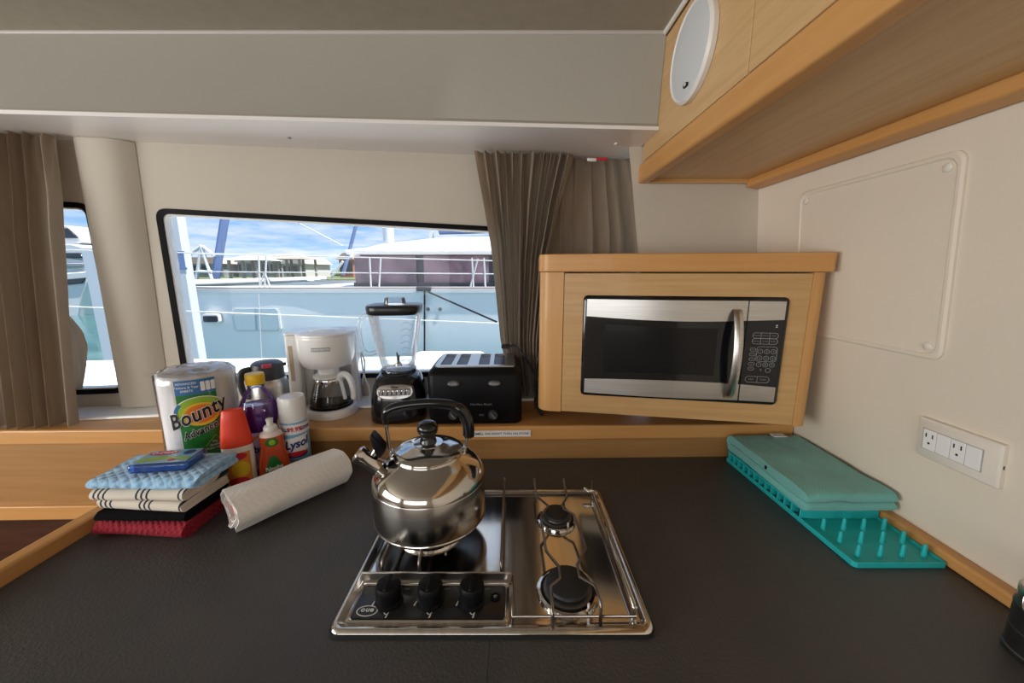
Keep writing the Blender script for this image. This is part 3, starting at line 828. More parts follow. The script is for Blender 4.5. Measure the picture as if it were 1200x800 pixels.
# ================================================================== cooktop
CKC = Vector((-.031, .672, CT))
ck = thing('cooktop', 'stainless three-burner gas cooktop set in the worktop', 'cooktop', CKC)
HX, HY = .2515, .192
def rr3(d, z, r=.018): return [(x, y, z) for x, y in rrect(-HX + d, HX - d, -HY + d, HY - d, max(.004, r - d * .6), 5)]
MB().loft([rr3(-.002, 0.0005), rr3(-.002, .004), rr3(.004, .004), rr3(.004, .0005)], closed=True).build('gasket', 'black_rubber', ck)
MB().loft([rr3(.001, .0042), rr3(0, .007), rr3(.002, .0105), rr3(.006, .012), rr3(.010, .0105), rr3(.015, .0068), rr3(.018, .0058), rr3(.022, .0055)], cap0=False).build('steel_tray', 'steel', ck)
def cl(px, py, z): p = at_z(px, py, CT + z) - CKC; return p
def R2(x0, x1, y0, y1, z, r=.006): return [(x, y, z) for x, y in rrect(x0, x1, y0, y1, r, 4)]
px0, px1, py0, py1 = -.226, .020, -.170, -.104
MB().loft([R2(px0 - .006, px1 + .006, py0 - .005, py1 + .006, .004), R2(px0 - .006, px1 + .006, py0 - .005, py1 + .006, .010), R2(px0 - .002, px1 + .002, py0 - .002, py1 + .002, .0115), R2(px0, px1, py0, py1, .010), R2(px0, px1, py0, py1, .004)], closed=True).build('panel_frame', 'steel', ck)
cp = MB().loft([R2(px0, px1, py0, py1, .0048), R2(px0, px1, py0, py1, .0095), R2(px0 + .001, px1 - .001, py0 + .001, py1 - .001, .010)]).build('control_panel', 'black_satin', ck)
flat = lambda cx, cy, rot=0: (lambda x, y: (cx + x, cy + y, .0104))
kx = [cl(449, 722, .01).x, cl(500, 722, .01).x, cl(551, 722, .01).x]
for x in kx:
    y = -.134
    kn = MB(Matrix.Translation((x, y, .0102))).lathe([(.0225, 0), (.0225, .002), (.0195, .004), (.0205, .022), (.0205, .028), (.0185, .0325), (.012, .0345), (.0001, .035)], 28).build('knob', 'black_plastic', ck)
    MB(Matrix.Translation((x, y, .0102))).box(-.0035, .0035, -.017, .017, .030, .0362).build('knob_ridge', 'black_plastic', kn, bevel=.002)
    t = [(-.026, .0005), (-.0235, .0005), (-.0225, .006), (-.0235, .010)]
    flat_poly([(x - .0265, y - .011), (x - .0235, y - .011), (x - .0225, y - .003), (x - .0235, y - .001)], flat(0, 0), 'print_white', cp, 'mark')
    flat_poly([(x + .003, y - .033), (x + .0055, y - .033), (x + .0065, y - .027), (x + .005, y - .0255)], flat(0, 0), 'print_white', cp, 'mark')
    ring_sector(x + .003, y - .0225, .003, .0035, .0045, .005, 190, 350, flat(0, 0), 'print_white', cp, 'mark', 10)
    lettering('OFF', .0055, flat(x + .024, y + .022), 'print_grey', cp)
MB(Matrix.Translation((px1 - .017, -.128, .0102))).lathe([(.0085, 0), (.0085, .0015), (.0065, .0022), (.0065, .001), (.0001, .001)], 20).build('ignition_button', 'black_plastic', cp)
ring_sector(px1 - .017, -.128, .001, .001, .003, .003, 0, 300, lambda x, y: (x, y, .0117), 'print_grey', cp, 'mark', 12)
lx, ly = px0 + .0225, py0 + .0155
ring_sector(lx, ly, .0155, .0085, .0172, .0102, 0, 360, flat(0, 0), 'print_white', cp, 'emblem_ring', 32)
lettering('eno', .0125, flat(lx, ly + .0005), 'print_white', cp, bold=.03, rot=PI, space=1.15)
# raised guard in front of the left burner
gy = -.098
MB().box(px0 - .006, px1 + .010, gy, gy + .003, .008, .030).build('guard_plate', 'steel_brushed', ck, bevel=.001)
# burners
def burner(c, r, cap, lab):
    M_ = Matrix.Translation((c[0], c[1], .0043))
    b = MB(M_).lathe([(r, 0), (r * 1.03, .003), (r * .99, .0075), (r * .90, .0085), (r * .82, .0055), (r * .80, .003)], 40).build('burner_ring', 'steel_mirror', ck)
    MB(M_).lathe([(r * .80, .002), (r * .80, .010), (r * .72, .0115), (r * .60, .012), (r * .58, .017), (r * .0001, .017)], 36).build('burner_body', 'burner_alu', b)
    MB(M_).lathe([(cap, .017), (cap * 1.04, .019), (cap, .0235), (cap * .85, .0255), (.0001, .0262)], 36).build('burner_cap', 'cast_iron', b)
    MB(M_).lathe([(.002, .008), (.002, .017), (.0001, .0175)], 8, c=(cap * .8, -cap * 1.05, 0)).build('igniter', 'white_plastic', b)
KC = Vector((-.170, .712, 0))
kl = KC - CKC
burner((kl.x, kl.y), .066, .046, 'l')
pB = cl(652, 607, .012); burner((pB.x, pB.y), .042, .027, 's')
pF = cl(665, 690, .012); burner((pF.x, pF.y), .052, .036, 'm')
# pan supports
GZ = .044
def wire(pts, r=.0022, name='pan_support', m='steel_wire'): return MB().tube(smooth_path(pts, 4), r, 8).build(name, m, ck, smooth=180)
for px in (473, 531, 586):
    a = cl(px, 671, .012); x = a.x
    x = {473: kl.x - .062, 531: kl.x + .004, 586: .012}[px]
    top = HY - .006
    gz = GZ if px != 586 else .040
    MB().tube([(x, gy + .012, .005), (x, gy + .012, gz - .006), (x, gy + .018, gz), (x, top - .012, gz), (x, top - .004, gz - .006), (x, top, gz - .002), (x, top + .001, gz + .004)] if px == 586 else
              [(x, gy + .012, .005), (x, gy + .012, gz - .006), (x, gy + .018, gz), (x, top - .03, gz), (x, top - .024, gz - .006), (x, top - .024, .005)], .0028, 8).build('pan_support', 'steel_wire', ck, smooth=180)
def zig(crop, end):
    pts = [cl(370 + x * .34167, 560 + y * .34167, GZ - .003) for x, y in crop]
    pts = [Vector((p.x, p.y, p.z)) for p in pts]
    a = pts[0]; b = pts[-1]
    P = [Vector((a.x, HY - .007, GZ - .001)), Vector((a.x, HY - .010, GZ - .008))] + pts[1:]
    P += [Vector((b.x, b.y - .002, GZ - .012)), Vector((b.x, b.y - .003, .006))]
    MB().tube(P, .0028, 8).build('pan_support', 'steel_wire', ck, smooth=180)
zig([(755, 52), (757, 62), (800, 98), (772, 135), (778, 170), (790, 250), (835, 305), (838, 345), (806, 372), (808, 400), (812, 450)], 0)
zig([(862, 52), (862, 65), (845, 92), (852, 108), (885, 125), (895, 150), (928, 240), (896, 298), (905, 340), (955, 368), (965, 390), (978, 425)], 0)
xr = HX - .024
MB().tube([(px1 + .012, -HY + .024, .010), (px1 + .012, -HY + .024, .014), (xr, -HY + .024, .014), (xr, -HY + .024, .03), (xr, -HY + .026, .034)], .0022, 8).build('rail', 'steel_wire', ck, smooth=180)
MB().tube([(px1 + .012, -HY + .024, .014), (px1 + .012, gy + .01, .014)], .0022, 8).build('rail', 'steel_wire', ck, smooth=180)
MB().tube([(xr, -HY + .035, .008), (xr, -HY + .035, .022), (xr, HY - .035, .022), (xr, HY - .035, .008)], .0042, 10).build('side_bar', 'steel_mirror', ck, smooth=180)
MB().tube([(-HX + .02, HY - .017, .009), (HX - .02, HY - .017, .009)], .003, 8).build('rail', 'steel_wire', ck, smooth=180)
MB().tube([(xr + .002, HY - .012, .008), (xr + .002, HY - .012, .040)], .0022, 8).build('corner_post', 'steel_wire', ck)
MB().tube([(xr - .022, HY - .030, .030), (xr - .012, HY - .034, .026), (xr + .002, HY - .034, .026)], .005, 8).build('clip', 'chrome', ck, smooth=180)

# ================================================================== kettle
KZ = CT + GZ + .003
ke = thing('kettle', 'stainless steel whistling kettle standing on the cooktop', 'kettle', (KC.x, KC.y, KZ), R(8))
body = MB().lathe([(.0001, .0015), (.098, 0), (.108, .002), (.1125, .008), (.1135, .012), (.1135, .0875), (.1125, .0895)], 72).build('lower_body', 'steel_satin', ke)
MB().lathe([(.1120, .0885), (.1132, .090), (.1118, .099), (.106, .110), (.096, .121), (.084, .130), (.0735, .136), (.069, .139), (.068, .143), (.066, .145)], 72).build('upper_body', 'steel_mirror', ke)
MB().lathe([(.1142, .0105), (.1148, .012), (.1142, .0135), (.113, .0125)], 72).build('seam_ring', 'steel', body)
lid = MB().lathe([(.069, .1435), (.070, .1465), (.067, .149), (.060, .152), (.045, .157), (.030, .160), (.028, .1615), (.0001, .162)], 56).build('lid', 'steel_mirror', ke)
MB().lathe([(.029, .1605), (.029, .1625), (.024, .1635), (.0001, .164)], 36).build('lid_disc', 'steel', lid)
MB().lathe([(.0175, .162), (.0165, .168), (.0140, .174), (.0145, .179), (.019, .184), (.0215, .191), (.0205, .199), (.016, .205), (.009, .208), (.0001, .209)], 32).build('lid_knob', 'black_gloss', lid)
# spout with lever cap
sp0, sp1 = Vector((-.082, 0, .100)), Vector((-.137, 0, .148))
ax = (sp1 - sp0).normalized()
spo = MB().tube([sp0, sp0 + ax * .02, sp1 - ax * .012, sp1 - ax * .010, sp1], [.020, .0185, .0165, .0178, .0178], 24).build('spout', 'steel_mirror', ke, smooth=50)
MB().tube([sp1, sp1 + ax * .004], [.0165, .012], 20).build('spout_lid', 'steel', spo)
up = Vector((ax.z, 0, -ax.x)); up = up if up.z > 0 else -up
q0 = sp1 - ax * .024 + up * .014
MB().tube([q0, q0 + up * .014], .008, 10).build('lever_bracket', 'steel', spo)
lv0 = q0 + up * .016 - ax * .014; lv1 = lv0 + ax * .044 + up * .020
rings = []
for t, hw_, th in ((0, .012, .018), (.15, .0155, .022), (.6, .015, .016), (.9, .014, .010), (1, .012, .006)):
    c_ = lv0.lerp(lv1, t); rings.append([c_ + Vector((0, y * hw_, 0)) + up * (z * th * .5) for y, z in ((-1, -1), (1, -1), (1, 1), (-1, 1))])
MB().loft(rings).build('lever', 'black_plastic', spo, bevel=.0025, seg=3)
# handle: wire uprights and black grip
for s_ in (-1, 1):
    xb = .070 * s_
    MB().box(min(xb, xb + .006 * s_), max(xb, xb + .006 * s_), -.007, .007, .128, .152).build('handle_bracket', 'steel', ke, bevel=.002)
    MB().tube(smooth_path([(xb + .004 * s_, 0, .138), (xb + .006 * s_, 0, .155), (.079 * s_, 0, .175 if s_ > 0 else .19), (.080 * s_, 0, .198 if s_ > 0 else .212)], 5), .0035, 10).build('handle_wire', 'steel_mirror', ke, smooth=180)
hp = smooth_path([(-.080, 0, .206), (-.080, 0, .222), (-.070, 0, .236), (-.040, 0, .243), (.005, 0, .245), (.045, 0, .240), (.068, 0, .226), (.079, 0, .204), (.082, 0, .182), (.081, 0, .168)], 6)
nn = len(hp)
MB().tube(hp, [.0040 + .0042 * min(1, i / 10) + (.0018 if i > nn * .6 else 0) - (.003 if i > nn - 3 else 0) for i in range(nn)], 16, flat=1.2).build('handle_grip', 'black_gloss', ke, smooth=180)

# ================================================================== on the ledge: coffee maker, carafe, blender, toaster, thermos
p = at_z(384, 494, LEDGE)
cmx, cmy = p.x - .022, p.y + .078
rz = face_cam((cmx, cmy)) * .55
cm = thing('coffee_maker', 'white drip coffee maker on the wooden ledge', 'coffee maker', (cmx, cmy, LEDGE + .0005), rz)
def dring(r, z, sy=1.0, yb=None, n=36):
    pts = []
    for k in range(n):
        a = 2 * PI * k / n; x, y = r * math.cos(a), r * sy * math.sin(a)
        if yb is not None: y = min(y, yb)
        pts.append((x, y, z))
    return pts
MB().loft([dring(.077, 0, 1), dring(.079, .004, 1), dring(.079, .020, 1), dring(.075, .026, 1), dring(.0655, .0265, 1), dring(.064, .024, 1)]).build('base', 'white_gloss', cm)
MB().lathe([(.063, .0243), (.063, .0252), (.0001, .0255)], 36).build('hot_plate', 'dark_grey_plastic', cm)
MB().prism(rrect(-.112, .080, .038, .110, .016), 0, .170).build('rear_column', 'white_gloss', cm, smooth=60)
MB().prism(rrect(-.052, .060, .034, .0385, .002), .028, .155).build('recess_liner', 'grey_shadow_plastic', cm)
head = MB().loft([dring(.064, .158), dring(.072, .165), dring(.0795, .185), dring(.0815, .205), dring(.083, .248), dring(.0835, .254), dring(.082, .257)]).build('filter_head', 'white_gloss', cm)
MB().prism(rrect(-.112, .083, .020, .112, .02), .150, .256).build('water_tank', 'white_gloss', cm, smooth=60)
MB().prism(rrect(-.114, -.078, -.012, .06, .010), .0, .256).build('gauge_column', 'white_gloss', cm, smooth=60)
MB().box(-.104, -.093, -.0132, -.0118, .115, .225).build('water_gauge', 'gauge_tan', cm)
cov = [(x, y, z) for x, y, z in dring(.0835, .257)]
lidc = MB().loft([[(x * 1.01 if x > 0 else x * 1.01, y, .2575) for x, y, _ in dring(.0835, 0)], [(x, y, .262) for x, y, _ in dring(.083, 0)], [(x, y, .268) for x, y, _ in dring(.07, 0)], [(x, y, .2705) for x, y, _ in dring(.03, 0)]]).build('lid', 'white_gloss', cm)
MB().prism(rrect(-.116, .084, -.014, .114, .014), .2572, .2635).build('tank_lid', 'white_gloss', cm, bevel=.002)
MB().box(-.035, .035, -.03, -.024, .268, .2725).build('lid_ridge', 'white_gloss', lidc, bevel=.002)
badge = patch(-.026, .026, -.006, .006, wrap(.0835, .222), 'print_grey', cm, 'badge')
lettering('BLACK+DECKER', .0068, wrap(.0841, .222), 'print_white', badge, bold=.02)
MB().lathe([(.030, .128), (.032, .150), (.040, .160)], 24).build('drip_cone', 'white_gloss', cm)
MB().tube(smooth_path([(.083, .09, .06), (.098, .08, .13), (.094, .075, .165), (.088, .078, .170), (.096, .06, .10), (.112, .05, .05), (.108, .045, .006), (.104, .04, .004)], 6), .0026, 8).build('power_cord', 'white_plastic', cm, smooth=180)
# carafe
cf = thing('coffee_carafe', 'glass coffee carafe with white handle standing in the coffee maker', 'carafe', cm.matrix_basis @ Vector((0, 0, .0257)), rz)
MB().lathe([(.0001, .0), (.052, 0.0), (.059, .005), (.0605, .014), (.058, .030), (.050, .060), (.043, .080), (.0425, .090), (.045, .096)], 48).build('glass_bowl', 'carafe_glass', cf)
MB().lathe([(.0505, .0015), (.0575, .006), (.0585, .0145), (.0001, .0148)], 40).build('coffee_dregs', 'coffee_dark', cf)
MB().lathe([(.0437, .079), (.0447, .081), (.0447, .090), (.0437, .092)], 40).build('metal_band', 'chrome', cf)
MB().lathe([(.046, .0945), (.0465, .100), (.038, .106), (.028, .108), (.0001, .1085)], 40).build('carafe_lid', 'white_plastic', cf)
ha = R(-38); hd = Vector((math.cos(ha), math.sin(ha), 0))
hpts = [hd * .044 + Vector((0, 0, .088)), hd * .052 + Vector((0, 0, .103)), hd * .068 + Vector((0, 0, .108)), hd * .085 + Vector((0, 0, .098)), hd * .096 + Vector((0, 0, .075)), hd * .100 + Vector((0, 0, .050)), hd * .098 + Vector((0, 0, .036))]
MB().tube(smooth_path(hpts, 6), .0095, 14, flat=1.2).build('handle', 'white_gloss', cf, smooth=180)
MB().tube(smooth_path([hd * .047 + Vector((0, 0, .094)), hd * .052 + Vector((0, 0, .07)), hd * .060 + Vector((0, 0, .036)), hd * .061 + Vector((0, 0, .028))], 5), .006, 10).build('handle_strap', 'white_gloss', cf, smooth=180)

# blender
p = at_z(461, 497, LEDGE)
bx_, by_ = p.x, p.y + .082
bd = thing('countertop_blender', 'black countertop blender with clear jug on the wooden ledge', 'blender', (bx_, by_, LEDGE + .0005), R(6))
def sq(r, z, e=3.2, n=40, sy=1.0, cy=0):
    pts = []
    for k in range(n):
        a = 2 * PI * k / n; c_, s_ = math.cos(a), math.sin(a)
        q = (abs(c_) ** e + abs(s_) ** e) ** (-1 / e); pts.append((r * q * c_, cy + r * sy * q * s_, z))
    return pts
bb = MB().loft([sq(.083, 0), sq(.085, .004), sq(.084, .03), sq(.081, .07), sq(.074, .105), sq(.066, .125), sq(.056, .138, 2.6), sq(.050, .1405, 2.3)]).build('motor_base', 'black_gloss', bd, smooth=70)
def bface(x, z, lift=0):
    s_ = [(0, .083), (.03, .084), (.07, .081), (.105, .074), (.125, .066), (.138, .056)]
    r = lerp_pts(s_, z); yy = -r * (max(0, 1 - (abs(x) / r) ** 3.2)) ** (1 / 3.2)
    return (x, yy - lift, z)
pc = .098
oval = [(.054 * math.copysign(abs(math.cos(a)) ** .7, math.cos(a)), pc + .021 * math.copysign(abs(math.sin(a)) ** .8, math.sin(a))) for a in [2 * PI * k / 40 for k in range(40)]]
bp_ = MB().loft([[bface(x, z, .0002) for x, z in oval], [bface(x, z, .0045) for x, z in oval], [bface(x * .94, pc + (z - pc) * .9, .006) for x, z in oval]]).build('button_panel', 'steel_brushed', bd)
for i in range(7):
    x = -.039 + .013 * i
    cx = bface(x, pc, .0085)
    MB(Matrix.Translation(cx)).box(-.0052, .0052, -.004, .005, -.009, .009).build('button', 'chrome', bp_, bevel=.0015)
    MB(Matrix.Translation(cx)).box(-.0062, -.0056, -.002, .005, -.009, .009).build('button_gap', 'print_black', bp_)
lettering('Oster', .009, lambda x, y: bface(x, pc + .0145 + y, .0066), 'print_black', bp_, bold=.03)
lettering('PULSE', .0045, lambda x, y: bface(x, pc - .0155 + y, .0066), 'print_black', bp_)
MB().lathe([(.053, .1405), (.055, .146), (.053, .152), (.047, .153), (.0001, .1535)], 40).build('jar_collar', 'clear_plastic', bd)
JZ = .153
jar = MB().loft([sq(.046, JZ, 2.4), sq(.049, JZ + .01, 2.6), sq(.056, JZ + .05, 3), sq(.063, JZ + .09, 3.4), sq(.070, JZ + .14, 3.6), sq(.0745, JZ + .172, 3.6)], cap0=True, cap1=False).build('jug', 'jar_glass', bd, smooth=70)
MB().tube(smooth_path([(-.066, 0, JZ + .165), (-.092, 0, JZ + .163), (-.108, 0, JZ + .14), (-.110, 0, JZ + .10), (-.104, 0, JZ + .062), (-.088, 0, JZ + .045), (-.058, 0, JZ + .052)], 6), .0075, 12).build('jug_handle', 'jar_glass', bd, smooth=180)
bl_ = MB().loft([sq(.075, JZ + .170, 3.6), sq(.078, JZ + .176, 3.6), sq(.079, JZ + .192, 3.6), sq(.077, JZ + .196, 3.6)]).build('lid', 'black_satin', bd, smooth=70)
MB().loft([sq(.030, JZ + .1962, 5), sq(.027, JZ + .216, 5), sq(.025, JZ + .2165, 5), sq(.0275, JZ + .198, 5)], cap1=True).build('filler_cap', 'clear_plastic', bl_)
def jr(z): return lerp_pts([(0, .046), (.01, .049), (.05, .056), (.09, .063), (.14, .070), (.178, .0745)], z)
for s_ in (-1, 1):
    for i in range(7):
        z = .030 + .019 * i; r = jr(z)
        pts = []
        for k in range(9):
            t = k / 8 - .5; x = s_ * r * .56 + t * .026
            y = -r * (1 - (abs(x) / r) ** 3.2) ** (1 / 3.2) - .0008
            pts.append((x, y, JZ + z + .008 * (1 - 4 * t * t) - .002))
        MB().tube(pts, .0012, 6).build('jug_rib', 'jar_glass', jar, smooth=180)
for k in range(4):
    a = R(90 * k + 20); d = Vector((math.cos(a), math.sin(a), 0)); n2 = Vector((-d.y, d.x, 0))
    z1_ = .030 if k % 2 else .012
    c0 = Vector((0, 0, JZ + .014))
    MB().add([c0 + n2 * .004, c0 - n2 * .004, c0 + d * .020 + Vector((0, 0, z1_)) - n2 * .002, c0 + d * .020 + Vector((0, 0, z1_)) + n2 * .002], [(0, 1, 2, 3)]).build('blade', 'blade_steel', bd)
MB().lathe([(.012, JZ + .006), (.010, JZ + .014), (.0001, JZ + .017)], 16).build('blade_hub', 'blade_steel', bd)

# toaster
pL, pR = at_z(501, 497.5, LEDGE), at_z(611, 497.5, LEDGE)
tw = (pR.x - pL.x) / 2; td = .215; th = .172
to = thing('toaster', 'wide black four-slice toaster on the wooden ledge', 'toaster', ((pL.x + pR.x) / 2, pL.y + td / 2 + .003, LEDGE + .0005), R(1.2))
def tr(dx, dy, z, r=.022): return [(x, y, z) for x, y in rrect(-tw + dx, tw - dx, -td / 2 + dy, td / 2 - dy, r, 5)]
MB().loft([tr(.004, .004, 0), tr(0, 0, .006), tr(0, 0, .145), tr(.003, .004, .156), tr(.012, .016, .166), tr(.016, .020, .1685)]).build('body', 'black_plastic', to, smooth=60)
holes = []
sxs = [-.088, -.040, .026, .072]; sw_ = .0165
zt_ = .1688
slots = [rrect(x - sw_, x + sw_, -td / 2 + .038, td / 2 - .030, .003, 3) for x in sxs]
MB().plate(rrect(-tw + .020, tw - .020, -td / 2 + .022, td / 2 - .020, .014, 5), slots, lambda x, y, d: (x, y, zt_ + .004 - d), .004).build('top_plate', 'steel_brushed', to)
for x in sxs:
    MB().prism(rrect(x - sw_ + .0005, x + sw_ - .0005, -td / 2 + .0385, td / 2 - .0305, .003, 3), zt_ - .0005, zt_ + .0006).build('slot', 'print_black', to)
    MB().box(x - sw_ + .006, x + sw_ - .006, td / 2 - .05, td / 2 - .046, zt_, zt_ + .0022).build('bread_guide', 'steel_wire', to)
for x in (-.068, .050):
    MB(Matrix.Translation((x + .008, -td / 2, .128))).loft([[(.0175 * math.cos(a), -.0005, .007 * math.sin(a)) for a in [2 * PI * k / 24 for k in range(24)]], [(.0165 * math.cos(a), -.014, .006 * math.sin(a)) for a in [2 * PI * k / 24 for k in range(24)]], [(.013 * math.cos(a), -.017, .0035 * math.sin(a)) for a in [2 * PI * k / 24 for k in range(24)]]]).build('lever', 'grey_panel', to)
    kk = MB(Matrix.Translation((x + .004, -td / 2, .030)) @ Matrix.Rotation(R(90), 4, 'X')).lathe([(.0145, 0), (.0145, .004), (.012, .010), (.0001, .0105)], 24).build('dial', 'dark_grey_plastic', to)
    MB(Matrix.Translation((x + .004, -td / 2, .030)) @ Matrix.Rotation(R(90), 4, 'X') @ Matrix.Rotation(R(40), 4, 'Z')).box(-.0018, .0018, -.010, .010, .010, .014).build('dial_ridge', 'grey_panel', kk)
MB().box(.012, .026, -td / 2 - .0015, -td / 2, .026, .032).build('cancel_button', 'dark_grey_plastic', to)
lettering('Hamilton Beach', .010, lambda x, y: (x + .018, -td / 2 - .0004, .062 + y), 'grey_panel', to)
# black cords beside the toaster
pt = to.location
def W3(px, py, y): return at_y(px, py, y)
cd = thing('power_cord', 'black power cord draped over the toaster end and down to the ledge', 'cord', (.08, 1.16, LEDGE))
o_ = Vector(cd.location)
cpts = [W3(590, 406.5, 1.24), W3(603, 405, 1.235), W3(611, 413, 1.21), W3(622, 428, 1.20), W3(628, 445, 1.19), W3(629, 470, 1.18)]
cpts = [Vector(q) for q in cpts] + [Vector((.075, 1.17, LEDGE + .04)), Vector((.078, 1.165, LEDGE + .008))]
MB(Matrix.Translation(-o_)).tube(smooth_path(cpts, 6), .0036, 8).build('cable', 'cord_black', cd, smooth=180)
pg = W3(593, 406, 1.24)
MB(Matrix.Translation(pg - o_)).box(-.016, .010, -.008, .008, -.006, .008).build('plug', 'black_rubber', cd, bevel=.003)
cd2 = thing('power_cord', 'black cord loop hanging between the curtain and the microwave cabinet', 'cord', (.085, 1.14, LEDGE))
o_ = Vector(cd2.location)
cpts = [W3(633, 412, 1.13), W3(628.5, 430, 1.13), W3(627, 455, 1.13), W3(630, 478, 1.125), Vector((.085, 1.12, LEDGE + .012)), Vector((.094, 1.115, LEDGE + .006)), W3(634, 480, 1.115), W3(632, 450, 1.12), W3(632, 425, 1.125)]
cpts = [Vector(q) for q in cpts]
MB(Matrix.Translation(-o_)).tube(smooth_path(cpts, 6), .0036, 8).build('cable', 'cord_black', cd2, smooth=180)

# thermos
p = at_z(317, 474, LEDGE); p = Vector((p.x, 1.165, 0)); p.x = at_y(315, 440, 1.165).x
th_ = thing('vacuum_jug', 'steel vacuum jug with black lid and red button behind the purple bottle', 'jug', (p.x + .006, p.y - .012, LEDGE + .013), face_cam(p))
MB().lathe([(.050, 0), (.054, .004), (.0545, .08), (.050, .098), (.045, .104)], 40).build('flask_body', 'steel_brushed', th_)
tl = MB().lathe([(.046, .102), (.047, .106), (.046, .118), (.0455, .140), (.043, .150), (.034, .156), (.0001, .158)], 40).build('pouring_lid', 'dark_grey_plastic', th_)
MB().prism(rrect(-.014, .012, -.047, -.030, .005), .143, .154).build('push_button', 'pink_red', tl, bevel=.002)
MB().tube(smooth_path([(-.044, -.01, .138), (-.066, -.012, .132), (-.072, -.012, .10), (-.066, -.01, .06), (-.052, -.008, .05)], 5), .009, 12).build('handle', 'dark_grey_plastic', th_, smooth=180)
MB().box(.043, .053, -.006, .006, .136, .146).build('pouring_spout', 'dark_grey_plastic', tl, bevel=.003)

# ================================================================== cleaning things on the worktop
def cloth(name, lab, cat, c, rz, w, d, n, t, m, seed, z0, amp=.003, wob=.004, taper=0, group=None):
    """folded cloth: one ribbon folded n times (folds front and back, running along x), rounded edges"""
    rnd = random.Random(seed); half = t * .5
    path = []
    for i in range(n):
        z = (i + .5) * t; e0 = -d / 2 + t * .5 + rnd.uniform(0, .006); e1 = d / 2 - t * .5 - rnd.uniform(0, .008)
        row = [(e0 + (e1 - e0) * k / 14, z) for k in range(15)]
        if i % 2: row.reverse()
        if path:
            y0, y1 = path[-1][0], row[0][0]; zc_ = i * t; s_ = 1 if i % 2 else -1
            yc = (y0 + y1) / 2
            for k in range(1, 6):
                a = -PI / 2 + PI * k / 6
                path.append((yc + s_ * (t * .5) * math.cos(a), zc_ + t * .5 * math.sin(a)))
        path += row
    # offset both ways
    up, dn = [], []
    for i, (y, z) in enumerate(path):
        a, b = path[max(0, i - 1)], path[min(len(path) - 1, i + 1)]
        ty, tz_ = b[0] - a[0], b[1] - a[1]; L = math.hypot(ty, tz_) or 1
        ny, nz_ = -tz_ / L, ty / L
        up.append((y + ny * half * .93, z + nz_ * half * .93)); dn.append((y - ny * half * .93, z - nz_ * half * .93))
    def capend(pa, pb, dirn):
        (y0, z0_), (y1, z1_) = pa, pb; yc, zc_ = (y0 + y1) / 2, (z0_ + z1_) / 2; r = half * .93
        return [(yc + dirn * r * .8 * math.sin(PI * k / 5), zc_ + (z0_ - zc_) * math.cos(PI * k / 5)) for k in range(1, 5)]
    d_end = 1 if n % 2 else -1
    sec = up + capend(up[-1], dn[-1], d_end) + dn[::-1] + capend(dn[0], up[0], -1)
    nx = 26; rings = []
    for k in range(nx + 1):
        x = -w / 2 + w * k / nx; ed = min(k, nx - k); sc = 1 - (.06 if ed == 0 else 0)
        ring = []
        for (y, z) in sec:
            nv = noise.noise(Vector((x * 14 + seed * 3.1, y * 14, z * 30 + seed)))
            n2 = noise.noise(Vector((x * 40 + seed, y * 40, z * 60)))
            zz_ = z * (1 + .25 * taper * (x / w)) + (amp * nv + amp * .35 * n2) * min(1, z / (t * .6))
            yy = y + wob * noise.noise(Vector((x * 9, z * 55 + seed, seed)))
            xx = x * sc + wob * noise.noise(Vector((seed, y * 9, z * 70 + seed))) * (abs(x) / (w / 2)) ** 3
            ring.append((xx, yy, max(.0002, zz_)))
        rings.append(ring)
    o_ = MB().loft(rings).build(name, m, None, smooth=75)
    o_.location = (c[0], c[1], z0); o_.rotation_euler = (0, 0, rz)
    return tag(o_, lab, cat, group)
SZ = CT + .0005
# stack: red, black, two striped, blue; front edge runs left to right
mid = at_z(163, 631, CT)
ang = R(-3)
wid = .205
def stackpos(dx, dy): return (mid.x + dx * math.cos(ang) - dy * math.sin(ang), mid.y + dx * math.sin(ang) + dy * math.cos(ang))
FL_ = PI   # the closed folds face the room
cloth('folded_towel', 'dark red waffle towel at the bottom of the folded stack', 'towel', stackpos(0, .064), ang + FL_, wid + .004, .126, 2, .0155, 'red_terry', 1, SZ)
cloth('folded_cloth', 'plain black cloth folded above the red towel', 'cloth', stackpos(.003, .067), ang + FL_ + R(2), wid - .004, .124, 2, .0105, 'black_cloth', 2, SZ + .0325, amp=.002)
cloth('folded_towel', 'lower white tea towel with dark stripes, directly on the black cloth', 'towel', stackpos(.004, .069), ang + FL_ + R(-1), wid - .006, .122, 2, .0115, 'striped_cloth', 3, SZ + .055, amp=.002)
cloth('folded_towel', 'upper white tea towel with dark stripes, directly under the blue cloth', 'towel', stackpos(.002, .070), ang + FL_ + R(2), wid + .002, .122, 2, .0125, 'striped_cloth', 4, SZ + .0795, amp=.002)
cloth('folded_cloth', 'light blue dimpled cloth on top of the folded stack', 'cloth', stackpos(.012, .070), ang + FL_ + R(4), wid + .032, .128, 2, .0115, 'blue_cloth', 5, SZ + .106, amp=.004, wob=.008, taper=-.5)
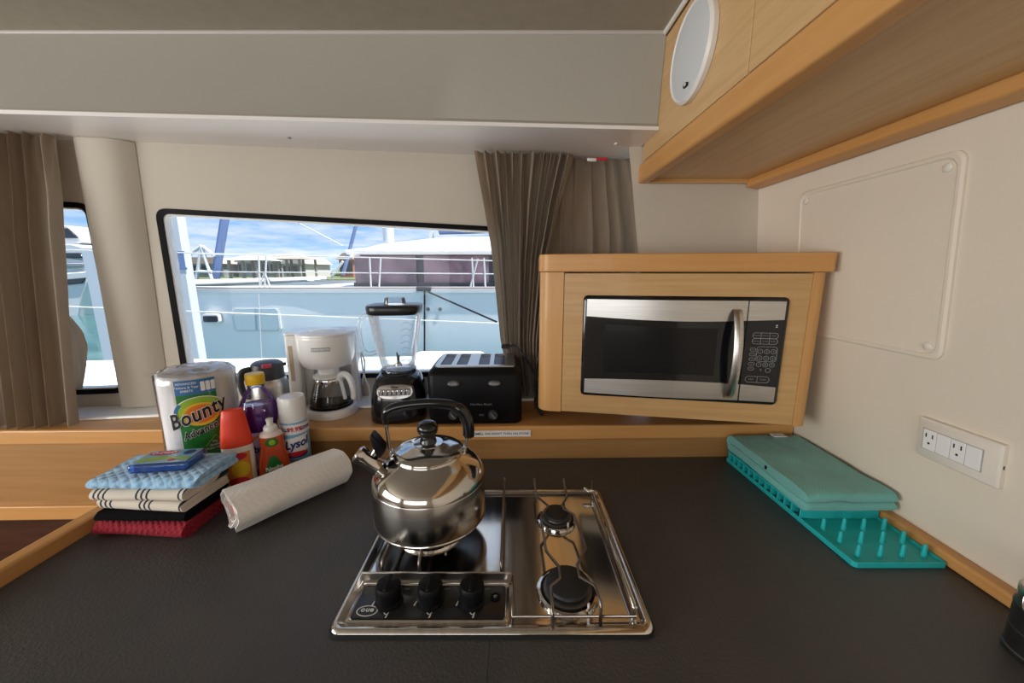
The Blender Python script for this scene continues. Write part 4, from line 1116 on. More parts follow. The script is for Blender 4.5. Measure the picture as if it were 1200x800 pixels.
# packet of blue sponge
sp_c = stackpos(.026, .066)
sg = thing('sponge_packet', 'blue sponge in printed clear film lying on the blue cloth', 'sponge', (sp_c[0], sp_c[1], SZ + .1335), ang + R(12)); sg.scale = (.86, .86, .9)
MB().prism(rrect(-.060, .060, -.038, .038, .010), 0, .018).build('sponge', 'sponge_blue', sg, bevel=.004)
MB().prism(rrect(-.066, .066, -.042, .042, .008), -.001, .0205).build('film', 'clear_wrap', sg, bevel=.006, seg=3)
top = lambda x, y: (x, y, .0212)
flat_poly([(-.060, -.036), (.060, -.036), (.060, .036), (-.060, .036)], lambda x, y: (x, y, .0209), 'can_blue', sg, 'printed_card')
flat_poly([(-.058, -.005), (-.010, .000), (.058, -.012), (.058, -.026), (0, -.018), (-.058, -.028)], top, 'print_lime', sg, 'print')
ring_sector(-.022, .020, .0, .0, .034, .012, 0, 360, lambda x, y: (x, y, .0214), 'print_red', sg, 'print')
lettering('O-Cel-O', .015, lambda x, y: (x - .022, y + .020, .0217), 'print_white', sg, bold=.03)
ring_sector(.038, .018, .0, .0, .013, .013, 0, 360, lambda x, y: (x, y, .0214), 'print_navy', sg, 'print')
ring_sector(.020, -.022, .0, .0, .008, .006, 0, 360, lambda x, y: (x, y, .0216), 'print_red', sg, 'print')

# big roll of paper towels in film
pc_ = Vector((-.807, .927, 0))
pr_ = thing('paper_towel_roll', 'large film-wrapped paper towel roll with green and blue label', 'paper towels', (pc_.x, pc_.y, SZ), face_cam(pc_) + R(-3))
RR = .0765
MB().lathe([(.0001, .004), (RR - .004, .004), (RR, .008), (RR + .001, .14), (RR, .297), (RR - .004, .302), (.024, .302), (.022, .296), (.022, .20), (.0001, .20)], 56).build('roll', 'paper_white', pr_)
def film(u, v):
    a = 2 * PI * u; s_ = v
    prof = [(0, .0), (RR + .003, .003), (RR + .005, .1), (RR + .004, .2), (RR + .005, .298), (RR - .004, .309), (.05, .307), (.02, .306), (.0001, .304)]
    k = s_ * (len(prof) - 1); i = min(len(prof) - 2, int(k)); f = k - i
    r = prof[i][0] + (prof[i + 1][0] - prof[i][0]) * f; z = prof[i][1] + (prof[i + 1][1] - prof[i][1]) * f
    nv = noise.noise(Vector((math.cos(a) * 4, math.sin(a) * 4, z * 28)))
    if z > .285: z += .006 * noise.noise(Vector((math.cos(a) * r * 70, math.sin(a) * r * 70, 3.3)))
    r += .0022 * abs(nv) * (1 if r > .02 else 0)
    return (r * math.cos(a), r * math.sin(a), max(.0006, z))
MB().grid(film, 72, 44).build('film_wrap', 'clear_wrap', pr_, smooth=50)
# corner of twisted film at the top left
MB().add([(-.074, -.035, .303), (-.094, -.028, .308), (-.090, -.022, .316), (-.071, -.01, .309), (-.056, -.03, .308)], [(0, 1, 2, 4), (2, 3, 4)]).build('film_tuck', 'clear_wrap', pr_)
WR = lambda off, z0=0: wrap(RR + .0065 + off, z0)
lb = patch(-.041, .038, .02, .2605, WR(0), 'print_green', pr_, 'label_print', 24, 8)
lt = patch(-.041, .038, .2605, .2965, WR(0), 'print_blue', pr_, 'label_print', 24, 4)
lettering('2-DOUBLE ROLLS', .0085, WR(.0006, .2485), 'print_white', lt, bold=.01) if False else None
for i, (tx, yy) in enumerate((('ADVANCED', .2885), ('Texture & Tear', .2795), ('SHEETS', .2705))):
    v_, f_ = None, None
    lettering(tx, .0075, (lambda yy: lambda x, y: WR(.0006, yy)(x - .018, y))(yy), 'print_white', lt, bold=.01)
for i in range(3):
    flat_poly(rrect(.009 + .010 * i, .0175 + .010 * i, .267, .290, .002, 2), WR(.0007), 'print_white', lt, 'roll_icon')
for (cx, cy, r0, r1, m, a0, a1, l_) in ((.003, .213, .030, .052, 'print_white', 20, 200, .0004), (.003, .213, .030, .0495, 'print_lime', 22, 198, .0006), (.003, .210, .0, .036, 'print_yellow', 0, 360, .0008), (.003, .211, .0, .029, 'print_orange', 0, 360, .0010)):
    ring_sector(cx, cy, r0 * 1.05, r0 * .8, r1 * 1.05, r1 * .8, a0, a1, WR(l_), m, lb, 'print', 30)
ring_sector(.003, .213, .046, .035, .054, .041, 140, 205, WR(.0009), 'print_blue', lb, 'print', 16)
tl_ = R(14)
lettering('Bounty', .052, (lambda x, y: WR(.0013, .211)(x * .74 - .004, y)), 'print_white', lb, bold=.05, shear=.12, rot=tl_, space=1.08)
lettering('Bounty', .052, (lambda x, y: WR(.0022, .211)(x * .74 - .004, y)), 'print_black', lb, bold=.022, shear=.12, rot=tl_, space=1.08)
lettering('Advanced', .0255, lambda x, y: WR(.0014, .170)(x * .74 + .002, y), 'print_white', lb, bold=.06, shear=.15, rot=tl_, space=1.08)
lettering('Advanced', .0255, lambda x, y: WR(.0021, .170)(x * .74 + .002, y), 'print_black', lb, bold=.026, shear=.15, rot=tl_, space=1.08)
dia = [(.030, .026), (.046, .050), (.030, .072), (.008, .044)]
dpath = [WR(.0008)(x, y) for x, y in [(.036, .130), (.024, .150), (.002, .126)]]
MB().tube(dpath, .0006, 6).build('print', 'print_lime', lb)
for tx, yy in (('The', .134), ('Quicker', .126), ('Picker Upper', .118)):
    lettering(tx, .0072, (lambda yy: lambda x, y: WR(.0007, yy)(x + .021, y))(yy), 'print_white', lb)

# purple cleaner
def put(px, py_, dy=0):
    q = at_z(px, py_, CT); return Vector((q.x, q.y + dy, 0))
q = Vector((at_y(306, 500, .957).x, .957, 0))
pu_ = thing('cleaner_bottle', 'purple liquid cleaner bottle with yellow cap', 'bottle', (q.x, q.y, SZ), face_cam(q)); pu_.scale = (.98, .98, 1.04)
EL = dict(sx=1.0, sy=.72)
prof = [(.0001, .001), (.040, .001), (.0435, .006), (.0435, .05), (.0405, .10), (.0395, .135), (.043, .150), (.0455, .165), (.044, .190), (.038, .208), (.030, .224), (.0205, .236), (.0175, .242), (.0175, .250)]
liq = [(r - .001, z) for r, z in prof[:9]] + [(.041, .197), (.0001, .1975)]
MB().lathe([(max(.0001, r), z + (.0005 if z < .01 else 0)) for r, z in liq], 44, **EL).build('liquid', 'purple_liquid', pu_)
MB().lathe(prof, 44, **EL).build('clear_bottle', 'clear_plastic', pu_)
MB().lathe([(.0185, .240), (.0200, .242), (.0200, .245), (.0185, .246)], 36).build('neck_ring', 'clear_plastic', pu_)
cap_ = MB().lathe([(.0215, .248), (.0225, .250), (.0225, .272), (.0212, .275), (.0001, .2755)], 40).build('cap', 'yellow_cap', pu_)
lw = wrap(.0445, 0, 0, .0445 * .74)
lv = patch(-.045, .045, .03, .128, lw, 'lavender_label', pu_, 'label_print', 20, 2)
lettering('Fabuloso', .026, lambda x, y: wrap(.0452, .085, 0, .0452 * .75)(x, y), 'print_navy', lv, bold=.03, rot=R(6))
ring_sector(0, .085, .038, .030, .043, .036, 20, 160, lambda x, y: wrap(.0448, 0, 0, .0448 * .745)(x, y), 'print_orange', lv, 'print')

# orange bottle with tapered red cap (flat oval section)
q = Vector((-.690, .879, 0))
ob = thing('cleaner_bottle', 'flat orange-label bottle with tall tapered red cap', 'bottle', (q.x, q.y, SZ), face_cam(q) + R(-6)); ob.scale = (.92, .92, 1.03)
E2 = dict(sx=1, sy=.55)
MB().lathe([(.0001, 0), (.034, 0), (.037, .004), (.037, .09), (.036, .115), (.034, .122), (.020, .124)], 44, **E2).build('bottle_body', 'white_gloss', ob)
MB().lathe([(.0365, .118), (.037, .121), (.0355, .135), (.0285, .185), (.0245, .207), (.022, .2095), (.0001, .210)], 44, **E2).build('cap', 'red_cap', ob)
ow = wrap(.0378, 0, 0, .0378 * .56)
ol = patch(-.030, .030, .006, .104, ow, 'orange_label', ob, 'label_print', 16, 2)
ow2 = wrap(.0384, 0, 0, .0384 * .565)
ring_sector(0, .095, 0, 0, .022, .009, 0, 360, ow2, 'print_red', ol, 'print')
ring_sector(.004, .062, 0, 0, .022, .020, 0, 360, ow2, 'print_yellow', ol, 'print')
ring_sector(-.004, .030, 0, 0, .024, .012, 0, 360, ow2, 'print_red', ol, 'print')

# dish soap
q = Vector((-.626, .915, 0))
ds = thing('dish_soap', 'orange-red dish soap bottle with white cap and green label', 'bottle', (q.x, q.y, SZ), face_cam(q) + R(-4)); ds.scale = (.92, .92, 1.08)
E3 = dict(sx=1, sy=.62)
MB().lathe([(.0001, 0), (.034, 0), (.0385, .005), (.0395, .032), (.0365, .062), (.030, .086), (.0285, .098), (.030, .111), (.0285, .123)], 44, **E3).build('bottle_body', 'soap_orange', ds)
MB().lathe([(.0285, .1225), (.026, .130), (.018, .1345), (.015, .136)], 36, sx=1, sy=.75).build('clear_shoulder', 'soap_clear', ds)
MB().lathe([(.0165, .1345), (.0175, .136), (.0172, .143), (.0145, .147), (.0085, .149), (.0080, .157), (.0095, .160), (.0092, .164), (.0001, .1645)], 30).build('squeeze_cap', 'white_plastic', ds)
dw = lambda l_: (lambda x, y: (lambda r: (r * math.sin(x / r), -r * .62 * math.cos(x / r) - l_, y))(lerp_pts([(0, .036), (.032, .0397), (.062, .0367), (.086, .0302), (.098, .0287), (.111, .0302), (.14, .028)], y)))
ring_sector(0, .109, 0, 0, .017, .011, 0, 360, dw(.0009), 'print_green', ds, 'label_print')
ring_sector(.001, .109, 0, 0, .008, .007, 0, 360, dw(.0014), 'print_lime', ds, 'label_print')
flat_l = [(-.026, .010), (.026, .010), (.029, .028), (.016, .040), (.004, .053), (-.004, .053), (-.016, .042), (-.029, .030)]
gl_ = MB().grid(lambda u, v: dw(.0009)((-.027 + .054 * u) * (1 - .80 * v ** 1.5), .026 + .050 * v), 14, 8).build('label_print', 'print_green', ds, smooth=180)
lettering('Palmolive', .0145, lambda x, y: dw(.0016)(x * .8, .046 + y), 'print_white', gl_, bold=.03, rot=R(5))
ring_sector(0, .016, .024, .006, .031, .011, 20, 160, dw(.0012), 'print_orange', gl_, 'print')
MB().lathe([(.004, 0), (.004, .001)], 8, c=(0, 0, .1646)).build('nozzle', 'white_plastic', ds)

# spray can
q = Vector((at_y(345, 500, .974).x, .974, 0))
sc_ = thing('spray_can', 'light blue disinfectant spray can with white cap', 'spray can', (q.x, q.y, SZ), face_cam(q)); sc_.scale = (1.06, 1.06, 1.15)
CR = .0325
MB().lathe([(.0001, .001), (.030, 0), (CR, .003), (CR, .128), (.031, .134), (.029, .136)], 44).build('can', 'can_blue', sc_)
MB().lathe([(.0312, .131), (.0318, .133), (.0316, .186), (.030, .190), (.0275, .191), (.0265, .189), (.0001, .189)], 44).build('cap', 'white_gloss', sc_)
band = patch(-.075, .075, .104, .128, wrap(CR + .0005), 'print_white', sc_, 'label_print', 30, 2)
lettering('KILLS', .0105, lambda x, y: wrap(CR + .001, .116)(x - .026, y), 'print_navy', band, bold=.03)
lettering('99.9%', .0145, lambda x, y: wrap(CR + .001, .116)(x, y), 'print_red', band, bold=.04)
lettering('GERMS', .0105, lambda x, y: wrap(CR + .001, .116)(x + .028, y), 'print_navy', band, bold=.03)
MB().grid(lambda u, v: wrap(CR + .0006)(-.030 + .060 * u, (.053 + .008 * u) + .040 * v), 16, 2).build('label_print', 'print_white', sc_, smooth=180)
lettering('Lysol', .0275, lambda x, y: wrap(CR + .0015, .080)(x, y), 'print_navy', sc_, bold=.035, shear=.25, rot=R(8))
ring_sector(0, .056, 0, 0, .026, .006, 0, 360, wrap(CR + .0014), 'print_red', sc_, 'label_print')
ring_sector(0, .054, .020, .004, .027, .0075, 180, 360, wrap(CR + .0016), 'print_navy', sc_, 'label_print')
lettering('DISINFECTANT', .0065, lambda x, y: wrap(CR + .001, .040)(x, y), 'print_navy', sc_)
lettering('SPRAY', .0065, lambda x, y: wrap(CR + .001, .031)(x + .01, y), 'print_navy', sc_)

# matchbox
q = at_z(300, 553, CT + .012)
mbx = thing('matchbox', 'small yellow and black matchbox between the soap and the paper roll', 'matchbox', (q.x, q.y - .004, SZ), R(18))
MB().box(-.030, .030, -.019, .019, 0, .013).build('sleeve', 'match_yellow', mbx, bevel=.0008)
MB().box(-.027, .027, -.016, .016, .0131, .0136).build('printed_top', 'print_black', mbx)
for i in range(3):
    ring_sector(-.016 + .016 * i, 0, .003, .004, .0062, .009, 0, 360, lambda x, y: (x, y, .0139), 'match_yellow', mbx, 'print')

# loosely rolled paper sheet
A, B = at_z(269, 597, CT + .050), at_z(394, 545, CT + .050)
dirv = (B - A); dirv.z = 0; Ln = dirv.length + .012; dirv.normalize()
ro = thing('rolled_paper_sheet', 'loose roll of quilted white paper sheets lying on the worktop', 'paper roll', (A.x, A.y, SZ), math.atan2(dirv.y, dirv.x))
def spiral():
    pts = []
    for k in range(150):
        t = k / 149; a = R(-80) - t * 2 * PI * 2.4 + 2 * PI * 2.4
        r = .020 + .022 * (1 - t)
        pts.append((r * math.cos(a), r * math.sin(a)))
    return pts
def spiral2(x):
    sec = []
    n = 110
    for k in range(n):
        t = k / (n - 1)
        a = R(-92) + 2 * PI * 2.1 * t
        r = .050 - .024 * t
        rr_ = r * (1 + .05 * math.sin(a * 2 + 1) + .03 * math.cos(a * 6 + .6) * (1 - t) + .07 * noise.noise(Vector((math.cos(a) * 2, x * 9, math.sin(a) * 2 + t))))
        sec.append((rr_ * math.cos(a) * 1.10, rr_ * math.sin(a) + .050, t))
    tail = [(-.020, .003), (-.010, .0022)]
    return [(-y, max(.0012, z)) for y, z, _ in ([(-.040, .010, 0), (-.030, .004, 0), (-.016, .0016, 0)] + sec)]
th2 = .0022
def sheet(x0, x1, nx=22):
    rings = []
    for i in range(nx + 1):
        x = x0 + (x1 - x0) * i / nx
        c_ = spiral2(x); outer, inner = [], []
        for k in range(len(c_)):
            a, b = c_[max(0, k - 1)], c_[min(len(c_) - 1, k + 1)]
            ty, tz_ = b[0] - a[0], b[1] - a[1]; L = math.hypot(ty, tz_) or 1
            ny, nz_ = tz_ / L, -ty / L
            xe = x + (.013 * noise.noise(Vector((k * .09, 1.7, x))) + .003 * noise.noise(Vector((k * .35, 5.7, x))) if i in (0, nx) else 0)
            outer.append((xe, c_[k][0] + ny * th2 / 2, max(.0002, c_[k][1] + nz_ * th2 / 2))); inner.append((xe, c_[k][0] - ny * th2 / 2, max(.0002, c_[k][1] - nz_ * th2 / 2)))
        rings.append(outer + inner[::-1])
    return MB().loft(rings)
sheet(0, Ln).build('paper_sheet', 'paper_towel', ro, smooth=70)
MB(Matrix.Rotation(R(90), 4, 'Y')).lathe([(.0001, .006), (.016, .006), (.017, .010), (.017, Ln - .03), (.0001, Ln - .03)], 20, c=(-.055, -.004, 0)).build('red_core', 'pink_red', ro)

# ================================================================== teal drying rack and folded towel, canister
dm = thing('drying_rack', 'teal silicone drying rack with pegs along the side wall', 'drying rack', (.73, .82, SZ))
o_ = Vector(dm.location); T = Matrix.Translation(-o_)
mL = at_z(1000, 667, CT).x; mR = XRt - .002; my0_ = at_z(1050, 666, CT).y; my1_ = 1.025
f0 = mL - .012
outl = [(mL + .008, my0_), (mR - .004, my0_), (mR, my0_ + .004), (mR, my1_), (mL - .02, my1_), (mL - .02, my0_ + .05 + .0), (mL - .004, my0_ + .012)]
xl_b, xl_f = at_z(852, 541, CT).x, at_z(996, 662, CT).x
outl = [(xl_f + .006, my0_), (mR - .004, my0_), (mR, my0_ + .004), (mR, my1_), (xl_b, my1_), (xl_f, my0_ + .006)]
def inset_poly(p, d): return [(Vector(q + (0,))).xy for q in inset(p, d)]
def up3(p, z): return [(x, y, z) for x, y in p]
i1 = [tuple(v) for v in inset_poly(outl, .004)]
MB(T).loft([up3(outl, SZ), up3(outl, SZ + .011), up3(i1, SZ + .011), up3(i1, SZ + .006)]).build('tray', 'teal_silicone', dm, bevel=.001)
for row in (((964, 620), (988, 620), (1011, 620), (1035, 620)), ((983.5, 635.5), (1008, 635.5), (1033, 635.5), (1057, 635.5)), ((1004.5, 651.5), (1030.6, 651.5), (1056.7, 651.5), (1082, 651.5))):
    for a, b in row:
        p = at_z(a, b, SZ + .006)
        MB(Matrix.Translation(p - o_)).lathe([(.0048, 0), (.0042, .008), (.0034, .022), (.0026, .0255), (.0001, .0265)], 14).build('peg', 'teal_silicone', dm)
yc = at_z(1000, 605, SZ + .01).y
def xl(y): return xl_f + (xl_b - xl_f) * (y - my0_) / (my1_ - my0_)
MB(T).box(xl(yc) + .001, mR - .002, yc - .004, yc + .004, SZ + .006, SZ + .034).build('cross_rib', 'teal_silicone', dm, bevel=.002)
n_s = 13
for k in range(n_s):
    y = yc + (my1_ - .008 - yc) * k / (n_s - 1)
    MB(T).box(xl(y) + .001, xl(y) + .05, y - .0025, y + .0025, SZ + .006, SZ + .030).build('rack_rib', 'teal_silicone', dm)
def edge(z0, z1): return MB(T).prism([(xl(yc), yc), (xl(my1_), my1_ - .004), (xl(my1_) + .004, my1_ - .004), (xl(yc) + .004, yc)], z0, z1)
edge(SZ + .0302, SZ + .034).build('top_rail', 'teal_silicone', dm)
# folded towel on it
tw_ = cloth('folded_towel', 'thick teal knit towel folded on the drying rack', 'towel', (.735, .872, 0), R(90) + R(-2), .315, .215, 2, .0215, 'teal_knit', 9, SZ + .0345, amp=.004, wob=.006)
tw_.rotation_euler.z = R(0)
bpy.data.objects.remove(tw_)
tf = thing('folded_towel', 'thick teal knit towel folded on the drying rack', 'towel', (.733, .882, SZ + .0352))
tmp = cloth('towel_body', None, None, (0, 0), 0, .204, .310, 2, .0225, 'teal_knit', 9, 0, amp=.0045, wob=.007)
for k_ in ('label', 'category', 'group'):
    if k_ in tmp: del tmp[k_]
tmp.parent = tf; tmp.location = (0, 0, 0)
p = at_z(886, 552, SZ + .062)
MB(Matrix.Translation(Vector((-.094, -.015, .032)))).lathe([(.0001, -.0055), (.005, -.005), (.0055, 0), (.005, .005), (.0001, .0055)], 14).build('snap_button', 'black_plastic', tf)
pt_ = at_y(912, 508, 1.02)
MB().box(pt_.x - .733 - .016, pt_.x - .733 + .020, .128, .150, .0465, .0485).build('care_tag', 'print_white', tf)

# dark canister at the right edge of the frame
q = at_z(1168, 772, CT)
cn = thing('metal_canister', 'dark gunmetal ribbed canister with wire clasp at the right edge', 'canister', (.768, .447, SZ))
MB().lathe([(.0001, 0), (.038, 0), (.0405, .002), (.041, .006), (.0395, .008), (.0395, .036), (.0403, .037), (.0403, .039), (.0395, .040), (.0395, .072), (.0403, .074), (.0403, .076), (.039, .079), (.036, .088), (.034, .090)], 56).build('body', 'gunmetal', cn, smooth=30)
MB().lathe([(.037, .0895), (.0385, .092), (.0385, .100), (.036, .103), (.0001, .104)], 48).build('lid', 'steel_brushed', cn)
MB().tube(smooth_path([(-.0385, -.012, .096), (-.046, -.013, .092), (-.047, -.006, .082), (-.044, .004, .078), (-.041, .010, .086), (-.0385, .012, .096)], 5), .0014, 6).build('wire_clasp', 'steel_mirror', cn, smooth=180)
MB().tube(smooth_path([(-.024, -.030, .098), (-.030, -.036, .092), (-.032, -.034, .082), (-.029, -.032, .078)], 5), .0014, 6).build('wire_clasp', 'steel_mirror', cn, smooth=180)
tb_ = MB().prism(rrect(-.012, .012, 0, .024, .006), -.006, .006, 'y').build('silicone_strip', 'teal_silicone', None, bevel=.003)
tb_.location = (.832, .500, SZ)
tag(tb_, 'small teal silicone piece between the wooden edging and the canister', 'strip')

# ================================================================== outside: side deck, neighbouring catamaran, motor yacht, shore
sea = MB().grid(lambda u, v: (-160 + 320 * u, 1.95 + 42.2 * v * v, -1.1), 40, 40).build('sea_water', 'sea')
tag(sea, 'turquoise marina water', 'water', kind='stuff')
# own side deck with lifelines
sd = thing('side_deck', 'white side deck of the boat just outside the windows', 'deck', (-1.0, 1.7, .9))
o_ = Vector(sd.location); T = Matrix.Translation(-o_)
pd = [wall(-2.5, 0, -.045), wall(2.6, 0, -.045), Vector((2.2, 2.10, 0)), Vector((-4.2, 1.72, 0))]
pd = [(q.x, q.y) for q in pd]
MB(T).prism(pd, .93, .982).build('deck_plate', 'own_deck', sd)
MB(T).prism([(-4.2, 1.72), (2.2, 2.10), (2.2, 2.15), (-4.2, 1.77)], .90, 1.0).build('toe_rail', 'gelcoat', sd, bevel=.01)
hb = at_z(425, 432, .99)
MB(T).box(hb.x - .14, hb.x + .10, hb.y - .07, hb.y + .12, .982, 1.005).build('deck_hatch', 'window_grey', sd, bevel=.01)
fb_ = at_z(505, 432, .99)
MB(T).prism(rrect(fb_.x - .10, fb_.x + .25, fb_.y - .05, fb_.y + .16, .04), .982, 1.045).build('deck_locker', 'gelcoat', sd, bevel=.012)
ll = thing('guard_wires', 'white guard wires along the edge of the side deck', 'guard rail', (-1.0, 1.9, .98))
o_ = Vector(ll.location); T = Matrix.Translation(-o_)
def yy_(x): return 1.745 + (x + 4.2) * .38 / 6.4
for pa, pb in (((210, 364), (580, 378.5)), ((210, 296), (600, 306))):
    a, b = at_plane(pa[0], pa[1], (0, yy_(0), 0), (-.0594, 1, 0)), at_plane(pb[0], pb[1], (0, yy_(0), 0), (-.0594, 1, 0))
    d = b - a
    MB(T).tube([a - d * 2.0, b + d * 1.2], .0028, 6).build('wire', 'wire_white', ll)
for x in (-4.0, 2.0):
    MB(T).tube([(x, yy_(x), .99), (x, yy_(x), 1.60)], .012, 10).build('stanchion', 'chrome', ll)

# pilings
def piling(px, wpx, ptop, Y, lab, mark=False):
    a, b = at_y(px - wpx / 2, 330, Y), at_y(px + wpx / 2, 330, Y); w = b.x - a.x
    zt_ = at_y(px, ptop, Y).z; cx = (a.x + b.x) / 2
    t = thing('dock_piling', lab, 'piling', (cx, Y, -1.3), 0)
    MB().box(-w / 2, w / 2, 0, .10, 0, zt_ + 1.3).build('post', 'piling_white', t, bevel=.01)
    if mark:
        m0 = at_y(213, 305, Y - .002); mx_, mz = m0.x - cx, m0.z + 1.3
        mb = MB().box(mx_ - .03, mx_ + .03, -.004, .001, mz - .08, mz + .08)
        mb.box(mx_ - .042, mx_ + .042, -.005, .001, mz + .07, mz + .095).box(mx_ - .042, mx_ + .042, -.005, .001, mz - .095, mz - .07)
        mb.build('blue_mark', 'stay_blue', t)
piling(199, 42, 120, 4.0, 'tall pale square dock piling with a blue mark at the window edge', True)
piling(117, 30, 290, 5.0, 'short pale dock piling seen through the narrow window')

# neighbouring catamaran
ca = thing('catamaran', 'white and pale blue catamaran moored alongside with tinted cabin windows', 'catamaran', (0, 8, -1.1))
o_ = Vector(ca.location); T = Matrix.Translation(-o_)
D = 6.0; DZ = 1.45 - .33
def hullsec(x):
    t = max(0, min(1, (x + 6.9) / 2.5)); w = .05 + .75 * t ** .6
    return w
xs_ = [-6.9, -6.6, -6.0, -5.2, -4.4, -3, 0, 3, 6]
for y0 in (D, D + 5.2):
    rings = []
    for x in xs_:
        w = hullsec(x); yc_ = y0 + .8
        rings.append([(x, yc_ - w, DZ), (x, yc_ - w * .98, DZ - .5), (x, yc_ - w * .9, -.5), (x + .3, yc_ - w * .5, -1.5), (x + .3, yc_ + w * .5, -1.5), (x, yc_ + w * .9, -.5), (x, yc_ + w, DZ)])
    MB(T).loft(rings).build('hull', 'hull_paint', ca, smooth=40)
    rr_ = []
    for x in xs_:
        w = hullsec(x); yc_ = y0 + .8; rr_.append([(x, yc_ - w - .03, DZ + .0), (x, yc_ - w - .03, DZ + .05), (x, yc_ + w, DZ + .05), (x, yc_ + w, DZ + .0)])
    MB(T).loft(rr_).build('side_deck_edge', 'gelcoat', ca)
    rr_ = []
    for x in xs_[2:]:
        w = hullsec(x); yc_ = y0 + .8; rr_.append([(x, yc_ - w - .02, DZ + .055), (x, yc_ - w - .02, DZ + .085), (x, yc_ - w + .04, DZ + .085), (x, yc_ - w + .04, DZ + .055)])
    MB(T).loft(rr_).build('toe_rail', 'tan_rail', ca)
MB(T).box(-3.9, 6, D + 1.4, D + 5.4, DZ - .3, DZ + .06).build('bridge_deck', 'gelcoat', ca)
MB(T).box(-6.2, -3.95, D + 1.55, D + 5.25, DZ - .02, DZ + .02).build('trampoline', 'trampoline', ca)
MB(T).tube([(-6.3, D + .8, DZ + .1), (-6.3, D + 6.8, DZ + .1)], .07, 10).build('cross_beam', 'gelcoat', ca)
# coachroof with windows
CX0 = at_y(415, 320, 7.2).x
MB(T).box(CX0 + .1, 5.6, 7.28, 11.2, DZ + .04, 1.80).build('cabin_wall', 'window_mullion', ca)
x0 = CX0 + .02
wps = [(416, 488), (497, 573), (580, 690)]
for a, b in wps:
    xa, xb = at_y(a, 320, 7.2).x, at_y(b, 320, 7.2).x
    MB(T).box(xa, xb, 7.2, 7.28, DZ + .12, 1.74).build('cabin_window', 'tinted_window', ca)
MB(T).box(x0 - .05, 5.6, 7.22, 7.30, DZ + .04, DZ + .12).build('cabin_sill', 'window_mullion', ca)
rx0 = at_y(404, 285, 7.0).x
rf = []
for yv, zl, zh in ((6.95, 1.80, 1.86), (7.05, 1.76, 1.98), (7.5, 1.76, 2.12), (8.6, 1.76, 2.22), (9.8, 1.76, 2.22), (11.3, 1.76, 2.0), (11.5, 1.78, 1.84)):
    rf.append([(rx0 + (.0 if zh > 1.9 else .2), yv, zl), (rx0 + .0, yv, zl + .03), (rx0 + .5, yv, zl + (zh - zl) * .6), (rx0 + 1.6, yv, zh - .03), (rx0 + 3, yv, zh), (5.8, yv, zh), (5.8, yv, zl)])
MB(T).loft(rf).build('cabin_roof', 'gelcoat', ca, smooth=50)
mst = at_y(455, 270, 8.8)
MB(T).tube([(mst.x, 8.8, 2.1), (mst.x, 8.8, 12)], .12, 12).build('mast', 'piling_white', ca)
bm_ = at_y(540, 268, 8.8)
MB(T).tube([(bm_.x - .45, 8.6, 2.42), (5.5, 8.6, 2.62)], .17, 12).build('boom_cover', 'stay_blue', ca, smooth=180)
MB(T).box(bm_.x - .66, bm_.x - .58, 8.5, 8.6, 2.15, 2.7).build('roof_bracket', 'piling_white', ca)
# stays
def seg(a, b, r, name, m): MB(T).tube([a, b], r, 8).build(name, m, ca)
seg(at_y(252, 328, 8.8), at_y(252, 328, 8.8) + (at_y(266, 240, 8.8) - at_y(252, 328, 8.8)) * 4, .085, 'furled_sail', 'stay_blue')
seg(at_y(402, 322, 9.5), at_y(402, 322, 9.5) + (at_y(421, 250, 9.5) - at_y(402, 322, 9.5)) * 4, .045, 'furled_sail', 'stay_blue')
seg(at_y(340, 256, 8.0), at_y(402, 288, 7.4), .012, 'rigging_wire', 'wire_white')
# bow A-frame, rails, stanchions
for a, b in (((236, 288), (229, 335)), ((236, 288), (250, 333)), ((236, 288), (220, 300)), ((238, 289), (252, 300)), ((232, 318), (248, 318))):
    seg(at_y(*a, 8.6), at_y(*b, 8.6), .035, 'bow_frame', 'gelcoat')
for px in (303, 312, 433, 446, 553, 567):
    hgt = 300 if px < 400 else 302
    seg(at_y(px, hgt, 6.12), at_y(px + (2 if px % 2 else -2), 341, 6.12), .014, 'stanchion', 'wire_white')
seg(at_y(310, 318, 6.12), at_y(303, 340, 6.12), .012, 'stanchion', 'wire_white')
seg(at_y(310, 318, 6.12), at_y(318, 340, 6.12), .012, 'stanchion', 'wire_white')
seg(at_y(550, 341, 6.12), at_y(560, 303, 6.12), .014, 'stanchion', 'wire_white')
seg(at_y(388, 325, 8.8), at_y(402, 306, 8.8), .03, 'stanchion', 'wire_white')
seg(at_y(212, 318, 6.12), at_y(600, 321, 6.12), .008, 'guard_wire', 'wire_white')
seg(at_y(212, 297, 6.2), at_y(410, 303, 6.2), .006, 'guard_wire', 'wire_white')
# portlights, seam, cleat, mooring rope
def hp_box(pa, pb, y, name, m, th_=.02):
    a, b = at_y(*pa, y), at_y(*pb, y)
    mb = MB(T); mb.prism(rrect(a.x, b.x, b.z, a.z, min(.05, (a.z - b.z) * .25)), y - th_, y + .12, 'y'); return mb.build(name, m, ca)
hp_box((236, 368), (258, 378.5), 6.0, 'portlight_frame', 'gelcoat'); hp_box((238.5, 370), (256, 377), 5.985, 'portlight', 'dark_glass')
hp_box((271, 360), (330, 388), 6.0, 'hull_window_frame', 'gelcoat', .006); hp_box((273, 361.5), (328, 386.5), 5.985, 'hull_window', 'window_grey', .002)
seg(at_y(497.5, 340, 5.96), at_y(497.5, 440, 5.96), .014, 'fender_line', 'cord_black')
seg(at_y(303, 344, 5.96), at_y(307, 430, 5.96), .006, 'fender_line', 'wire_white')
seg(at_y(502, 342, 5.95), at_y(582, 377, 5.0), .014, 'mooring_line', 'cord_black')
cl_ = at_y(497, 340, 6.0)
MB(T).box(cl_.x - .12, cl_.x + .12, 5.96, 6.06, cl_.z - .02, cl_.z + .06).build('cleat', 'dark_grey_plastic', ca, bevel=.02)
